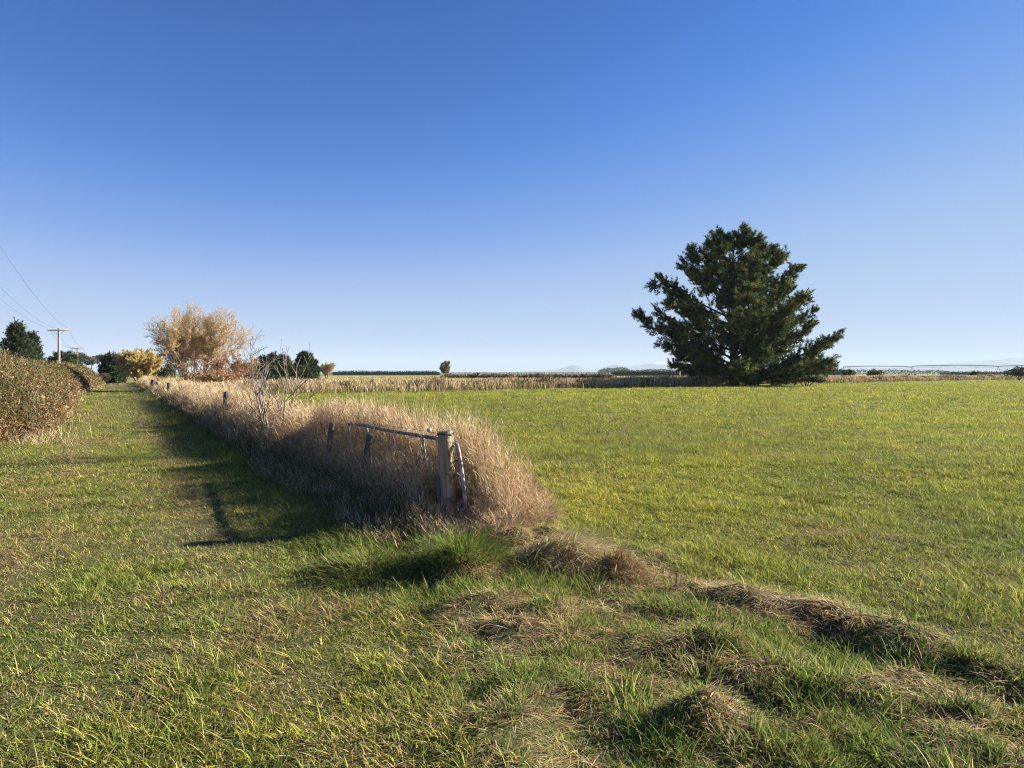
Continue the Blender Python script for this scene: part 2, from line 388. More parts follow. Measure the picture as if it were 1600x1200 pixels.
# small broken clumps that stand out of the rough ground
x, y = sample(30, 1.4, 7.0); m = rough_w(x, y) > .3 + .5 * rng.random(len(x)); cx, cy = x[m], y[m]; nc = len(cx)
dryc = rng.random(nc) < .62; NB = 46; i = np.repeat(np.arange(nc), NB); n = len(i); sz = np.exp(rng.normal(0, .35, nc))
off = rng.normal(0, 1, (n, 2)); bx = cx[i] + off[:, 0] * .045 * sz[i]; by = cy[i] + off[:, 1] * .045 * sz[i]; rr = np.hypot(off[:, 0], off[:, 1])
isd = np.where(dryc[i], rng.random(n) < .85, rng.random(n) < .15)
cg = np.array([[.15, .22, .038], [.25, .29, .055], [.07, .12, .025]])[rng.integers(0, 3, nc)][i] * np.exp(rng.normal(0, .2, (n, 1))); cd = np.array([[.56, .44, .23], [.42, .29, .15], [.24, .14, .07]])[rng.integers(0, 3, nc)][i] * np.exp(rng.normal(0, .25, (n, 1)))
hd = np.where(dryc, rng.random(nc) * 2 * pi, 0)[i]; head = np.where(dryc[i], hd + rng.normal(0, 1.0, n), np.arctan2(off[:, 1], off[:, 0]) + rng.normal(0, .6, n))
th0 = np.where(dryc[i], .6 + .7 * rng.random(n), .08 + .3 * rr * rng.random(n)); th1 = th0 + np.where(dryc[i], .5 + .9 * rng.random(n), .4 + 1.1 * rng.random(n))
blades(A, np.stack([bx, by, zt(bx, by) - .01], 1), head, th0, th1, (.045 + .06 * rng.random(n)) * sz[i], .0042 + .0038 * rng.random(n), np.where(isd[:, None], cd, cg), 4)
tag(link('rough_grass', A, M_GRASS), kind='stuff')

# ---- tall dry grass along the fence
def seedheads(acc, tipp, head, c, n_sp=5, size=1.0):
    N = len(tipp)
    for q in range(n_sp):
        f = q / n_sp
        b = tipp + np.stack([rng.normal(0, .004, N), rng.normal(0, .004, N), -.15 * size * f * np.ones(N)], 1)
        blades(acc, b, head + rng.normal(0, 1.2, N), .2 + .5 * rng.random(N), .7 + .8 * rng.random(N), (.035 + .05 * rng.random(N)) * size, .007 * size, c, 1, tip=.4)
def stems(acc, x, y, H, k, cols, p, wsc=1.0, heads=True, lean=.22):
    n = len(x); z = zt(x, y); lean = np.where(y < 12, .17, lean); head = rng.random(n) * 2 * pi
    wind = pi + .4                                             # most lean left, away from the light
    head = np.where(rng.random(n) < .55, wind + rng.normal(0, .8, n), head)
    th0 = np.abs(rng.normal(0, 1, n)) * lean * .6 + .03; th1 = th0 + np.abs(rng.normal(.15, 1, n)) * lean * 1.6
    c = pick(n, cols, p, .15)
    W = (.0024 + .0012 * rng.random(n)) * k * wsc
    b = np.stack([x, y, z - .02], 1); sg = 4
    blades(acc, b, head, th0, th1, H, W, c, sg, tip=.6, twist=1.5)
    if heads:
        pos = b.copy()
        for q in range(sg):
            th = th0 + (th1 - th0) * (q + .5) / sg
            pos += (H / sg)[:, None] * np.stack([np.sin(th) * np.cos(head), np.sin(th) * np.sin(head), np.cos(th)], 1)
        far = k.mean() > 2.2
        seedheads(acc, pos, head, c * np.array([1.05, 1.0, .95]), 2 if far else 4, k.mean() ** .7)
A = Acc()
for t0, t1, ns, nl in ((-1.2, 6, 1900, 4600), (6, 16, 620, 2000), (16, 36, 240, 620), (36, 112, 50, 110)):
    area = (t1 - t0) * 2.6
    n = int(ns * area); t = t0 + (t1 - t0) * rng.random(n); s = (rng.random(n) - .5) * 2.6
    x, y = fpt(t, s); w = strip_w(x, y); m = (w > .15 + .5 * rng.random(n)); x, y, t, s, w = x[m], y[m], t[m], s[m], w[m]; n = len(x)
    dome = np.where(s > .3, np.clip(1 - (s - .3) / .95, .06, 1), np.clip(1 - (np.abs(s - .3) / 1.15) ** 1.7, .08, 1)); patch = fbm(t, s, .55, 84)
    H = (.40 + .34 * fbm(t, s, 1.2, 80) + .2 * rng.random(n)) * (.35 + .65 * dome) * (.86 + .28 * sst(4, 12, t))
    H *= .40 + 1.25 * patch; H *= 1 + .50 * np.exp(-((s - .32) / .22) ** 2) * sst(-.5, .3, t) * (1 - .6 * sst(5, 9, t)); H *= np.where(rng.random(n) < .10 + .10 * (t < 6), 1.3 + .5 * rng.random(n), 1)
    fmax = np.maximum(.10, (.46 + .30 * sst(4, 9, t)) - .55 * (.1 - s)) * (.75 + .4 * rng.random(n)); H = np.where(s < .1, np.minimum(H, fmax), H)                    # lower on the lane side
    near_gate = sst(4.9, 4.2, t) * sst(.32, .20, s); H = np.where(near_gate > .3, np.minimum(H, .34 + .1 * rng.random(n)), H)
    H *= 1 - .55 * sst(.1, -.9, t)
    H = np.where(rng.random(n) < .96, np.minimum(H, .62 + .13 * np.exp(-((s - .42) / .25) ** 2) * (t < 6) + .28 * rng.random(n) + .2 * (patch - .4) + .16 * sst(9, 16, t)), np.minimum(H * 1.15, 1.0))
    infront = (np.abs(x - wx(702, y)) < .26) & (y < 7.1) ; H = np.where(infront, np.minimum(H, .12), H)
    keep = (rng.random(n) < 1 - .55 * sst(-.1, -.7, s)) & (rng.random(n) < .35 + .65 * sst(.28, .5, fbm(t, s, .4, 87)))
    k = lod(y) ** .8
    stems(A, x[keep], y[keep], H[keep], k[keep], [PINK, STRAW, TAN, BROWN], [.34, .30, .26, .10])
    # leaves: dead ones, with green low down on the lane side
    n = int(nl * area); t = t0 + (t1 - t0) * rng.random(n); s = (rng.random(n) - .5) * 2.7
    x, y = fpt(t, s); w = strip_w(x, y); m = (w > .1 + .3 * rng.random(n)) & ((s > -.2) | (rng.random(n) < .8)); x, y, t, s, w = x[m], y[m], t[m], s[m], w[m]; n = len(x)
    green = np.clip(.78 * sst(.0, -.55, s) + .10 + .8 * (fbm(t, s, .8, 81) - .5) - .12 * sst(0, .5, s), .03, .8)
    isg = rng.random(n) < green
    c = np.where(isg[:, None], pick(n, [GREEN, DKG, OLIVE], [.45, .3, .25]), pick(n, [PINK, STRAW, TAN, BROWN, [.24, .15, .09]], [.2, .14, .28, .16, .22]))
    lane_shade = (rng.random(n) < .6 * sst(.1, -.4, s)) & ~isg; c = np.where(lane_shade[:, None], pick(n, [[.12, .075, .045], [.17, .11, .065]], [.5, .5]), c)  # dead leaves darkened on the lane side: shade put into their colour
    c = c * (.72 + .56 * fbm(t, s, .6, 86))[:, None]
    outw = np.arctan2(FN[1], FN[0]) + np.where(s < 0, pi, 0)
    head = np.where(rng.random(n) < .6, outw + rng.normal(0, .8, n), rng.random(n) * 2 * pi)
    L = (.34 + .4 * rng.random(n)) * (.5 + .5 * w) * np.where(isg, .85, 1)
    near_post = (np.hypot(x + .62, y - 6.8) < .5); L = np.where(near_post, L * .45, L)
    L = np.where(s < .05, np.minimum(L, np.maximum(.2, (.52 + .25 * sst(4, 9, t)) - .5 * (.1 - s))), L)
    L *= 1 - .3 * sst(.4, -.6, t); L = np.where((t < 4.4) & (s < .30), np.minimum(L, .30), L); L = np.where((t < 4.4) & (s < .5), np.minimum(L, .45), L)
    infront = (np.abs(x - wx(708, y)) < .19) & (y < 7.1); L = np.where(infront, np.minimum(L, .12), L)
    th0 = .05 + .4 * rng.random(n); th1 = th0 + .7 + 1.3 * rng.random(n)
    blades(A, np.stack([x, y, zt(x, y) - .02], 1), head, th0, th1, L, (.005 + .004 * rng.random(n)) * lod(y) ** .85, c, 4 if t0 < 16 else 3)
# upright dead leaves packed behind the gate
n = 8500; t = -.35 + 6 * rng.random(n); s = .30 + .55 * rng.random(n); x, y = fpt(t, s); fade = 1 - .5 * sst(.2, -.35, t)
blades(A, np.stack([x, y, zt(x, y) - .02], 1), rng.random(n) * 2 * pi, .03 + .16 * rng.random(n), .15 + .6 * rng.random(n) ** 1.5, (.58 + .40 * rng.random(n)) * (1 - .8 * np.clip(s - .5, 0, 1)) * fade * (.42 + 1.1 * fbm(t, s, .45, 89)), .0045 + .004 * rng.random(n), pick(n, [PINK, STRAW, TAN, BROWN, OLIVE], [.28, .26, .26, .1, .1]) * (.75 + .5 * fbm(t, s, .5, 90))[:, None], 4, tip=.3, twist=1.5)
# wispy seed stems standing above the crest behind the gate
n = 1100; t = -.5 + 6.5 * rng.random(n); s = .38 + rng.normal(0, .17, n); m = (s > .22) & (rng.random(n) < .25 + .75 * sst(.3, .6, fbm(t, s, .5, 88))); t, s = t[m], s[m]; x, y = fpt(t, s); n = len(x)
stems(A, x, y, (.66 + .34 * rng.random(n) ** 1.4) * (1 - .35 * sst(.3, -.5, t)), lod(y) ** .8, [PINK, STRAW, TAN], [.4, .35, .25], .9)
tag(link('tall_dry_grass', A, M_DRY), kind='stuff')

# ---- bank of dry grass along the far edge of the pasture
A = Acc()
n = 60000; u = 245 * rng.random(n) ** 1.15 - 3; v = rng.normal(0, .85, n); x, y = bpt(u, v); m = ts(x, y)[1] > .3; u, v, x, y = u[m], v[m], x[m], y[m]; n = len(x)
H = (.55 + .75 * fbm(u, v, 3, 90)) * (.75 + .4 * rng.random(n)) * np.where(v > .5, .75, 1)
k = lod(y) ** .85; rust = fbm(u, v * 2, 2.2, 91)
c = np.where((rng.random(n) < sst(.42, .75, rust) * .75)[:, None], pick(n, [[.13, .065, .04], [.10, .085, .035], DKG], [.5, .3, .2]), pick(n, [PINK, STRAW, TAN, OLIVE], [.4, .22, .28, .1]))
c = np.where((rng.random(n) < .75 * sst(.9, 1.6, v))[:, None], pick(n, [OLIVE, GREEN2, TAN], [.4, .3, .3]), c)
blades(A, np.stack([x, y, zt(x, y) - .03], 1), rng.random(n) * 2 * pi, .05 + .2 * rng.random(n), .3 + .5 * rng.random(n), H, .005 * k * (1 + rng.random(n)), c, 2, tip=.5, twist=1.5)
tag(link('bank_grass', A, M_DRY), kind='stuff')
# thin dry grass in the stubble paddock behind it
A = Acc()
n = 60000; v = -(2 + 200 * rng.random(n) ** 2); u = rng.random(n) * 330 - 10; x, y = bpt(u, v); m = (np.abs(x) < .85 * y) & (ts(x, y)[1] > 1.2); x, y = x[m], y[m]; n = len(x)
blades(A, np.stack([x, y, zt(x, y) - .03], 1), rng.random(n) * 2 * pi, .1 + .3 * rng.random(n), .5 + .5 * rng.random(n), .22 + .25 * rng.random(n), .05 + .0006 * y, pick(n, [[.33, .29, .10], [.24, .24, .06], STRAW], [.45, .35, .2]), 1, tip=.4)
tag(link('stubble_grass', A, M_DRY), kind='stuff')

# ---- single tussocks
def tussock(px, py, r, n, L, cols, p, label, fall=.5, hd=None, name='grass_tussock'):
    cx, cy = gp(px, py); a = rng.random(n) * 2 * pi; rr = r * np.sqrt(rng.random(n))
    x = cx + rr * np.cos(a); y = cy + rr * np.sin(a); z = zt(x, y)
    head = a + rng.normal(0, .5, n) if hd is None else hd + rng.normal(0, .55, n)
    th0 = .1 + .5 * rr / r + fall * rng.random(n); th1 = th0 + .5 + .9 * rng.random(n)
    A = Acc(); zb = z1(cx, cy)
    blades(A, np.stack([x - cx, y - cy, z - zb - .015], 1), head, th0, th1, L * (.4 + .9 * rng.random(n)), .005 + .0045 * rng.random(n), pick(n, cols, p), 5)
    o = link(name, A, M_GRASS); o.location = (cx, cy, zb)
    tag(o, label, 'grass tussock', 'grass tussocks at the fence end')
tussock(724, 892, .30, 1300, .30, [[.11, .16, .03], GREEN2, DKG, OLIVE], [.4, .3, .15, .15], 'bright green upright tussock at the foot of the thick round post', .2)
tussock(568, 897, .38, 1700, .16, [[.12, .16, .03], GREEN2, DKG, TAN], [.4, .25, .2, .15], 'broad low green tussock on the lane edge left of the thick round post', .5)
tussock(880, 885, .42, 3600, .26, [[.58, .46, .27], PINK, TAN, OLIVE, [.19, .22, .05]], [.36, .22, .2, .1, .12], 'flattened mound of pale matted straw right of the thick round post', 1.0, -.7)
tussock(968, 905, .22, 1000, .16, [BROWN, TAN, [.26, .16, .08]], [.5, .25, .25], 'small rusty brown dead tussock beside the pale straw mound', .9, -1.2)
tussock(1105, 1118, .2, 1300, .13, [TAN, STRAW, PINK], [.5, .25, .25], 'curled tan dead clump in the rough ground close to the camera', 1.2, -1.2)
tussock(500, 690, .22, 500, .4, [GREEN2, GREEN, OLIVE], [.4, .4, .2], 'lone lit green tuft in the shadow along the tall dry grass', .2) if False else None

# ---------------------------------------------------------------- fence posts, gate
def post_mesh(acc, h, r, sides=20, taper=.95, wob=.04, sunk=.25, cracks=0):
    K = 26; zs = np.linspace(-sunk, h, K); an = np.linspace(0, 2 * pi, sides, endpoint=False)
    rr = r * (1 - (1 - taper) * np.linspace(0, 1, K))[:, None] * (1 + wob * (vn(an[None] * 1.5, zs[:, None] * 1.2, .5, 7) - .5) * 2)
    for q in range(cracks):                                     # drying splits along the grain
        a0 = rng.random() * 2 * pi; z0, z9 = sorted(sunk * -1 + (h + sunk) * rng.random(2)); z9 += .25
        da = (an[None] - a0 - .12 * np.sin(zs[:, None] * 5) + pi) % (2 * pi) - pi
        rr = rr * (1 - .055 * np.exp(-(da / .05) ** 2) * (sst(z0, z0 + .1, zs) * sst(z9, z9 - .1, zs))[:, None])
    rr[-1] *= .93
    v = np.stack([rr * np.cos(an), rr * np.sin(an), np.repeat(zs[:, None], sides, 1)], 2)
    v[-1, :, 2] += .008 * (rng.random(sides) - .5)
    i = np.arange(sides); j = (i + 1) % sides
    f = np.concatenate([np.stack([k * sides + i, k * sides + j, (k + 1) * sides + j, (k + 1) * sides + i], 1) for k in range(K - 1)])
    acc.add(v.reshape(-1, 3), f)
    acc.add(np.concatenate([v[-1], [[0, 0, h + .004]]]), np.stack([i, j, np.full(sides, sides)], 1))
pz0 = z1(*F0) - .12
PH = 1.04
pz0 = 1.005 - 1.04 - .05
P = empty('fence_post', (F0[0], F0[1], pz0 + .05), 'thick round weathered timber post standing at the near end of the fence', 'fence post')
P.rotation_euler = (0, R(-2.0), 0)
A = Acc(); post_mesh(A, PH, .083, sides=72, cracks=6); link('post_body', A, M_POST, P, True)
A = Acc()
for k in range(2):
    a = np.linspace(0, 2 * pi, 40); zz = PH - .035 + .008 * k + .006 * np.sin(a * 2 + k)
    tube(A, np.stack([.087 * np.cos(a), .087 * np.sin(a), zz], 1), .0035, 5)
tube(A, [[-.075, -.03, PH - .033], [-.11, -.04, PH - .055], [-.16, -.02, PH - .10]], .0035, 5)
tube(A, [[.07, -.04, PH - .03], [.10, -.05, PH - .02], [.105, -.05, PH - .015]], .003, 5)
link('wire_binding', A, M_WIRE, P)
for hh, a0, a1, dz in ((.80, -1.3, -.9, -.05), (.66, -1.5, -.35, .02), (.58, -1.6, -.5, -.03), (.55, -1.4, -.6, .02), (.36, -1.7, -.5, .01), (.34, -1.4, -.9, -.01), (.22, -1.2, -.4, .03)):
    A = Acc(); a = np.linspace(a0, a1, 8); rr = .0855
    tube(A, np.stack([rr * np.cos(a), rr * np.sin(a), hh + dz * np.linspace(-1, 1, 8) + .008 * np.sin(a * 7)], 1), .003, 5); link('wire_tie', A, M_WIRE, P)
A = Acc(); box(A, (-.085, -.035, .2), (.05, .03, .75), rz=.5); link('side_board', A, M_POSTD, P)

# gate: tube frame sunk in the grass
gl = np.array([*fpt(3.88, .10)]); gr = np.array([*fpt(-.08, .06)])
G = empty('farm_gate', (gr[0], gr[1], z1(*gr) - .1), 'rusty grey tubular steel gate half buried in dry grass behind the thick post', 'gate')
def gl3(f, z): 
    p = gr + (gl - gr) * f; return np.array([p[0] - gr[0], p[1] - gr[1], z - G.location.z])
zr, zl = .885, .835
A = Acc(); fs = np.linspace(.02, .985, 24)
pts = [gl3(f, zr + (zl - zr) * f + .004 * sin(f * 9)) for f in fs]
tube(A, pts, .021, 10); link('top_rail', A, M_RAIL, G, True)
A = Acc()
tube(A, [gl3(.012, zr - .01), gl3(.003, zr - .03), gl3(-.005, zr - .08), gl3(-.024, zr - .25), gl3(-.042, zr - .5), gl3(-.06, zr - .95)], .02, 10); link('end_stile', A, M_PIPE, G, True)
A = Acc()
tube(A, [gl3(.985, zl + .005), gl3(.997, zl - .012), gl3(1.0, zl - .06), gl3(.985, zl - .25), gl3(.97, zl - .85)], .02, 10); link('end_stile', A, M_PIPE, G, True)
for f in (.24, .50, .77):
    A = Acc(); tube(A, [gl3(f, zr + (zl - zr) * f - .015), gl3(f - .012, .72), gl3(f - .05, .1)], .0155, 8); link('upright_bar', A, M_PIPE, G, True)
for h in (.52, .22):
    A = Acc(); tube(A, [gl3(f, h + .03 * (1 - f)) for f in np.linspace(-.03, .975, 8)], .014, 8); link('lower_rail', A, M_RAIL, G, True)
A = Acc(); tube(A, [gl3(-.022, .70), gl3(-.005, .70), gl3(.012, .70)], .012, 8); link('hinge_pin', A, M_WIRE, G)

def small_post(px, Y, ptop, r, label, lean=(0, 0), mat=None, sq=False, group='fence posts showing above the dry grass'):
    x = wx(px, Y); zb = z1(x, Y); h = wz(ptop, Y) - zb
    P = empty('fence_post', (x, Y, zb), label, 'fence post', group); P.rotation_euler = (R(lean[0]), R(lean[1]), 0)
    A = Acc()
    post_mesh(A, h, r, 10, .9, .12)
    link('post_body', A, mat or M_POSTD, P, True)
    A = Acc(); a = np.linspace(0, 2 * pi, 16); tube(A, np.stack([(r * 1.03) * np.cos(a), (r * 1.03) * np.sin(a), np.full(16, h * .86)], 1), max(.003, r * .06), 4); link('wire_tie', A, M_WIRE, P)
def fenceY(px, so=0.0):
    k = (px - 800) / F; ax, ay = F0[0] + FN[0] * so, F0[1] + FN[1] * so; t = (k * ay - ax) / (FD[0] - k * FD[1]); return ay + FD[1] * t
small_post(509, fenceY(509, -.28), 660, .045, 'slim dark post leaning right just beyond the far end of the gate', (0, 8))
small_post(566, fenceY(566, -.22), 676, .042, 'short broken dark post leaning behind the middle of the gate', (0, 9))
small_post(353, fenceY(353, -.35), 612, .085, 'dark post above the dry grass left of the bare dead sapling', (0, 1))
for px, pt, lb in ((264, 598, 'nearest of the four small posts along the far part of the dry strip'), (246, 597, 'thin weathered post close to the lane side of the dry strip'), (238, 593, 'taller dark post of the dry strip nearest the golden tree'), (222, 593, 'farthest small post of the dry strip near the lane end')):
    small_post(px, fenceY(px, -.4), pt, .12, lb, (0, rng.normal(0, 2)))
# wire with an insulator, from the thick post along the fence
w0 = np.array([F0[0] - .08, F0[1] - .02, pz0 + .05 + PH - .03]); Yl = fenceY(509, -.28); w1 = np.array([wx(513, Yl), Yl, wz(664, Yl)])
W0 = empty('fence_wire', tuple(w0), 'thin dark wire strung from the thick post to the slim leaning post', 'wire')
A = Acc(); ff = np.linspace(0, 1, 14); wp = (w1 - w0)[None] * ff[:, None]; wp[:, 2] += .05 * np.sin(ff * pi) ; tube(A, wp, .0018, 4); link('wire_strand', A, M_WIRE, W0)
ip = w0 + (w1 - w0) * .075 + np.array([0, 0, .03])
I = empty('wire_insulator', tuple(ip), 'small white insulator on the wire just left of the thick post', 'insulator')
A = Acc(); ax = (w1 - w0) / np.linalg.norm(w1 - w0)
prof = [(-.032, .008), (-.028, .019), (-.018, .021), (-.012, .012), (.0, .011), (.012, .012), (.018, .021), (.028, .019), (.032, .008)]
tube(A, [ax * d for d, r in prof], [r for d, r in prof], 12); link('insulator_body', A, M_PORC, I, True)

# posts along the far edge of the pasture
FARP = [(582, 593, 'lone far post above the dry bank, straight behind the gate'), (706, 592, 'lone far post below the small grey tree on the plain'), (824, 592, 'far post in the dry bank right of the small grey tree'),
        (926, 591, 'first dark post in the shaded bank left of the big pine'), (1018, 589, 'stout dark post in the shaded bank left of the big pine'), (1038, 591, 'thin post right of the stout dark one in the shaded bank'),
        (1076, 590, 'thin post in the shaded bank under the bare poplar'), (1099, 588, 'stout post nearest the left skirt of the big pine')]
for px, pt, lb in FARP:
    k = (px - 800) / F; u = (k * B0[1] - B0[0]) / (BD[0] - k * BD[1]); Y = B0[1] + BD[1] * u - .3
    small_post(px, Y, pt, .12 if 'stout' in lb or 'lone' in lb else .07, lb, (0, 0), group='posts along the far side of the pasture')
u0, u1 = 44, 66
FB = empty('wire_fence', (*bpt(u0, -.3), 0), 'low wire fence with thin battens along the shaded bank left of the big pine', 'fence')
A = Acc()
for q in range(3): tube(A, [np.array([*(np.array(bpt(u, 0)) - np.array(bpt(u0, 0))), .75 + .28 * q]) for u in np.linspace(u0, u1, 4)], .014, 4)
link('wire_strand', A, M_WIRE, FB)
for q in range(12):
    A = Acc(); d = np.array(bpt(u0 + 1 + q * 1.85, 0)) - np.array(bpt(u0, 0)); box(A, (d[0], d[1], .7), (.06, .05, 1.4)); link('batten', A, M_POSTD, FB)

# ---------------------------------------------------------------- trees
def polyline(st, d, L, K, wander, bendup, r=rng):
    p = np.array(st, float); d = np.array(d, float); d /= np.linalg.norm(d); out = [p.copy()]
    for k in range(K):
        d = d + r.normal(0, wander, 3) + np.array([0, 0, bendup]); d /= np.linalg.norm(d)
        p = p + d * L / K; out.append(p.copy())
    return np.array(out), d
def at_line(pts, f):
    q = f * (len(pts) - 1); i = min(int(q), len(pts) - 2); return pts[i] + (pts[i + 1] - pts[i]) * (q - i), (pts[i + 1] - pts[i]) / (np.linalg.norm(pts[i + 1] - pts[i]) + 1e-9)

def shoots(acc, base, dirv, L, nper, nl, nw, cols, p, mat_j=.2):
    """foxtail shoots covered with needles"""
    N = len(base); cs = pick(N, cols, p, mat_j)
    s = rng.random((N, nper)); pos = base[:, None] + dirv[:, None] * (s * np.broadcast_to(L, N)[:, None])[..., None]
    rad = rng.normal(size=(N, nper, 3)); d = rad / np.linalg.norm(rad, axis=2)[..., None] * .9 + dirv[:, None] * .75
    d /= np.linalg.norm(d, axis=2)[..., None]
    n = np.cross(d, rng.normal(size=(N, nper, 3))); n /= np.linalg.norm(n, axis=2)[..., None] + 1e-9
    ln = nl * (.7 + .6 * rng.random((N, nper, 1))); w = nw * .5
    v = np.stack([pos - n * w, pos + n * w, pos + d * ln + n * w * .5, pos + d * ln - n * w * .5], 2)
    c = np.repeat(cs[:, None], nper, 1) * np.exp(rng.normal(0, .15, (N, nper, 1)))
    f = (np.arange(N * nper) * 4)[:, None] + np.arange(4)
    acc.add(v.reshape(-1, 3), f, np.repeat(c.reshape(-1, 3), 4, 0))

def conifer(name, loc, H, env_l, env_r, label, cat, nl=90, nsh=34, nper=40, needle=.26, nw=.045, shoot=.75, seed=1, rise=.42, group=None, tr=.5, cols=None, p=None, kind='pine', rvar=.27, pad=2):
    """env_l/env_r: (height fraction, radius in m) outline to the left/right"""
    g = np.random.default_rng(seed)
    T = empty(name, loc, label, cat, group)
    wood = Acc(); tp, _ = polyline((0, 0, -.3), (0, 0, 1), H * .97, 12, .015, 0, g)
    tube(wood, tp, np.linspace(tr, .04, 13), 10); link('trunk', wood, M_BARK, T, True)
    br = Acc(); sb, sd = [], []
    hs = np.linspace(.035, .97, nl); 
    for i, hf in enumerate(hs):
        az = i * 2.39996 + g.normal(0, .25)
        wl = .5 - .5 * cos(az)                                   # 1 = pointing left
        rl = np.interp(hf, *zip(*env_l)); rr = np.interp(hf, *zip(*env_r)); r = (rl * wl + rr * (1 - wl)) * (1.08 - rvar * g.random()) * (.72 + .5 * float(vn(np.array([az % (2 * pi)]), np.array([hf * H]), 1.5, seed)[0]))
        he = hf * H; h0 = max(.03 * H, he - r * rise * (1 + .5 * hf))
        st, _ = at_line(tp, min(.98, (h0 + .3) / (H * .97)))
        end = np.array([r * cos(az), r * sin(az), he])
        n = 7; q = np.linspace(0, 1, n)[:, None]
        mid = (st + end) / 2 + np.array([0, 0, -.10 * r]) + g.normal(0, .04 * r, 3)
        pl = (1 - q) ** 2 * st + 2 * q * (1 - q) * mid + q ** 2 * end
        tube(br, pl, np.linspace(.05 + .012 * r, .015, n), 5, cap=False)
        ns = int(nsh * (.45 + .55 * r / max(max(e[1] for e in env_l), .1)))
        for k in range(ns):
            f = .22 + .78 * g.random() ** .75
            b, d = at_line(pl, f)
            a2 = g.uniform(-1.25, 1.25); side = np.array([-d[1], d[0], 0]); side /= np.linalg.norm(side) + 1e-9
            dd = d * cos(a2) + side * sin(a2); dd[2] = d[2] * .5 + g.normal(.16, .2); dd /= np.linalg.norm(dd)
            ln = (.10 + .30 * g.random()) * r * (1.15 - f) + .25
            e = b + dd * ln; e[2] += .12 * ln
            tube(br, [b, (b + e) / 2 + g.normal(0, .04, 3), e], [.018, .014, .008], 3, cap=False)
            up = np.array([0, 0, .6]); u = dd * .8 + up * g.random() + g.normal(0, .2, 3)
            for rep in range(pad):
                q1 = 1.0 if rep == 0 else (.5 + .5 * g.random())
                sb.append(b + (e - b) * q1 + (0 if rep == 0 else 1) * g.normal(0, .18, 3)); ud = u + (0 if rep == 0 else 1) * g.normal(0, .55, 3); sd.append(ud / np.linalg.norm(ud))
    sb.append(tp[-1]); sd.append(np.array([0, 0, 1.]))
    link('branches', br, M_BARK, T)
    cr = Acc(); sb = np.array(sb); sd = np.array(sd)
    shoots(cr, sb, sd, shoot * (.6 + .7 * g.random(len(sb))), nper, needle, nw, cols or [[.036, .066, .02], [.065, .10, .028], [.15, .165, .035], [.19, .175, .05]], p or [.30, .30, .26, .14])
    link('crown', cr, M_NEEDLE, T)
    return T
PY = 88.0; sc_ = PY / F
# outline of the big pine, pixels of the photo: (y, left x, right x), trunk at x = 1147
out = [(600, 1085, 1225), (580, 1075, 1312), (565, 1040, 1300), (545, 1036, 1305), (520, 1026, 1296), (492, 997, 1292), (470, 1022, 1268), (440, 1022, 1260), (415, 1060, 1240), (390, 1070, 1205), (372, 1105, 1180), (357, 1134, 1158)]
Hp = wz(360, PY)
el = [((wz(a, PY)) / Hp, (1147 - b) * sc_ * .88) for a, b, c in out]; er = [((wz(a, PY)) / Hp, (c - 1147) * sc_ * .91) for a, b, c in out]
conifer('pine_tree', (wx(1147, PY), PY, z1(wx(1147, PY), PY)), Hp, el, er, 'huge dark spreading pine standing alone at the far side of the pasture', 'pine tree', nl=92, nsh=25, nper=60, seed=6, tr=.7, needle=.28, nw=.05, shoot=.85, rvar=.22, pad=5)

def simple_env(H, r, kind='cone'):
    if kind == 'cone': e = [(0, r * .75), (.2, r), (.45, r * .8), (.7, r * .5), (.9, r * .2), (1, .1)]
    elif kind == 'spire': e = [(0, r * .9), (.25, r), (.45, r * .66), (.65, r * .38), (.82, r * .17), (.93, r * .06), (1, .03)]
    else: e = [(0, r * .7), (.25, r), (.55, r * .95), (.8, r * .65), (.95, r * .3), (1, .1)]
    return e
def far_conifer(px, Y, ptop, wpx, label, kind='cone', seed=1, **kw):
    H = wz(ptop, Y); r = wpx / 2 * Y / F; x = wx(px, Y); e = simple_env(H, r, kind)
    return conifer('conifer_tree', (x, Y, 0), H, e, e, label, 'conifer', seed=seed, tr=.02 * H + .08, group='dark conifers around the fields', **{**dict(cols=[[.028, .05, .022], [.045, .068, .026], [.085, .095, .035]], p=[.4, .4, .2], shoot=.5), **kw})
far_conifer(26, 82, 507, 92, 'broad green pine behind the brown hedge at the left edge', 'spire', 11, nl=120, nsh=22, nper=26, needle=.18, nw=.04, rvar=.5, rise=.7, pad=2, shoot=.42)
far_conifer(50, 86, 522, 44, 'slim green pine tucked against the right of the broad left pine', 'spire', 12, nl=80, nsh=16, nper=26, needle=.18, nw=.04, rvar=.4, rise=.7, pad=2, shoot=.42)
far_conifer(429, 112, 558, 70, 'low wide dark conifer behind the bare sapling', 'round', 13, nl=50, nsh=20, nper=24, needle=.4, nw=.09, shoot=.6)
far_conifer(477, 118, 555, 38, 'pointed dark conifer right of the bare sapling', 'cone', 14, nl=45, nsh=20, nper=24, needle=.4, nw=.09, shoot=.6)
far_conifer(176, 108, 557, 28, 'small rounded dark conifer at the far end of the lane', 'round', 15, nl=36, nsh=18, nper=22, needle=.35, nw=.08, shoot=.6)
far_conifer(99, 135, 553, 46, 'wide dark conifer behind the near power pole', 'round', 16, nl=44, nsh=18, nper=22, needle=.4, nw=.09, shoot=.7)

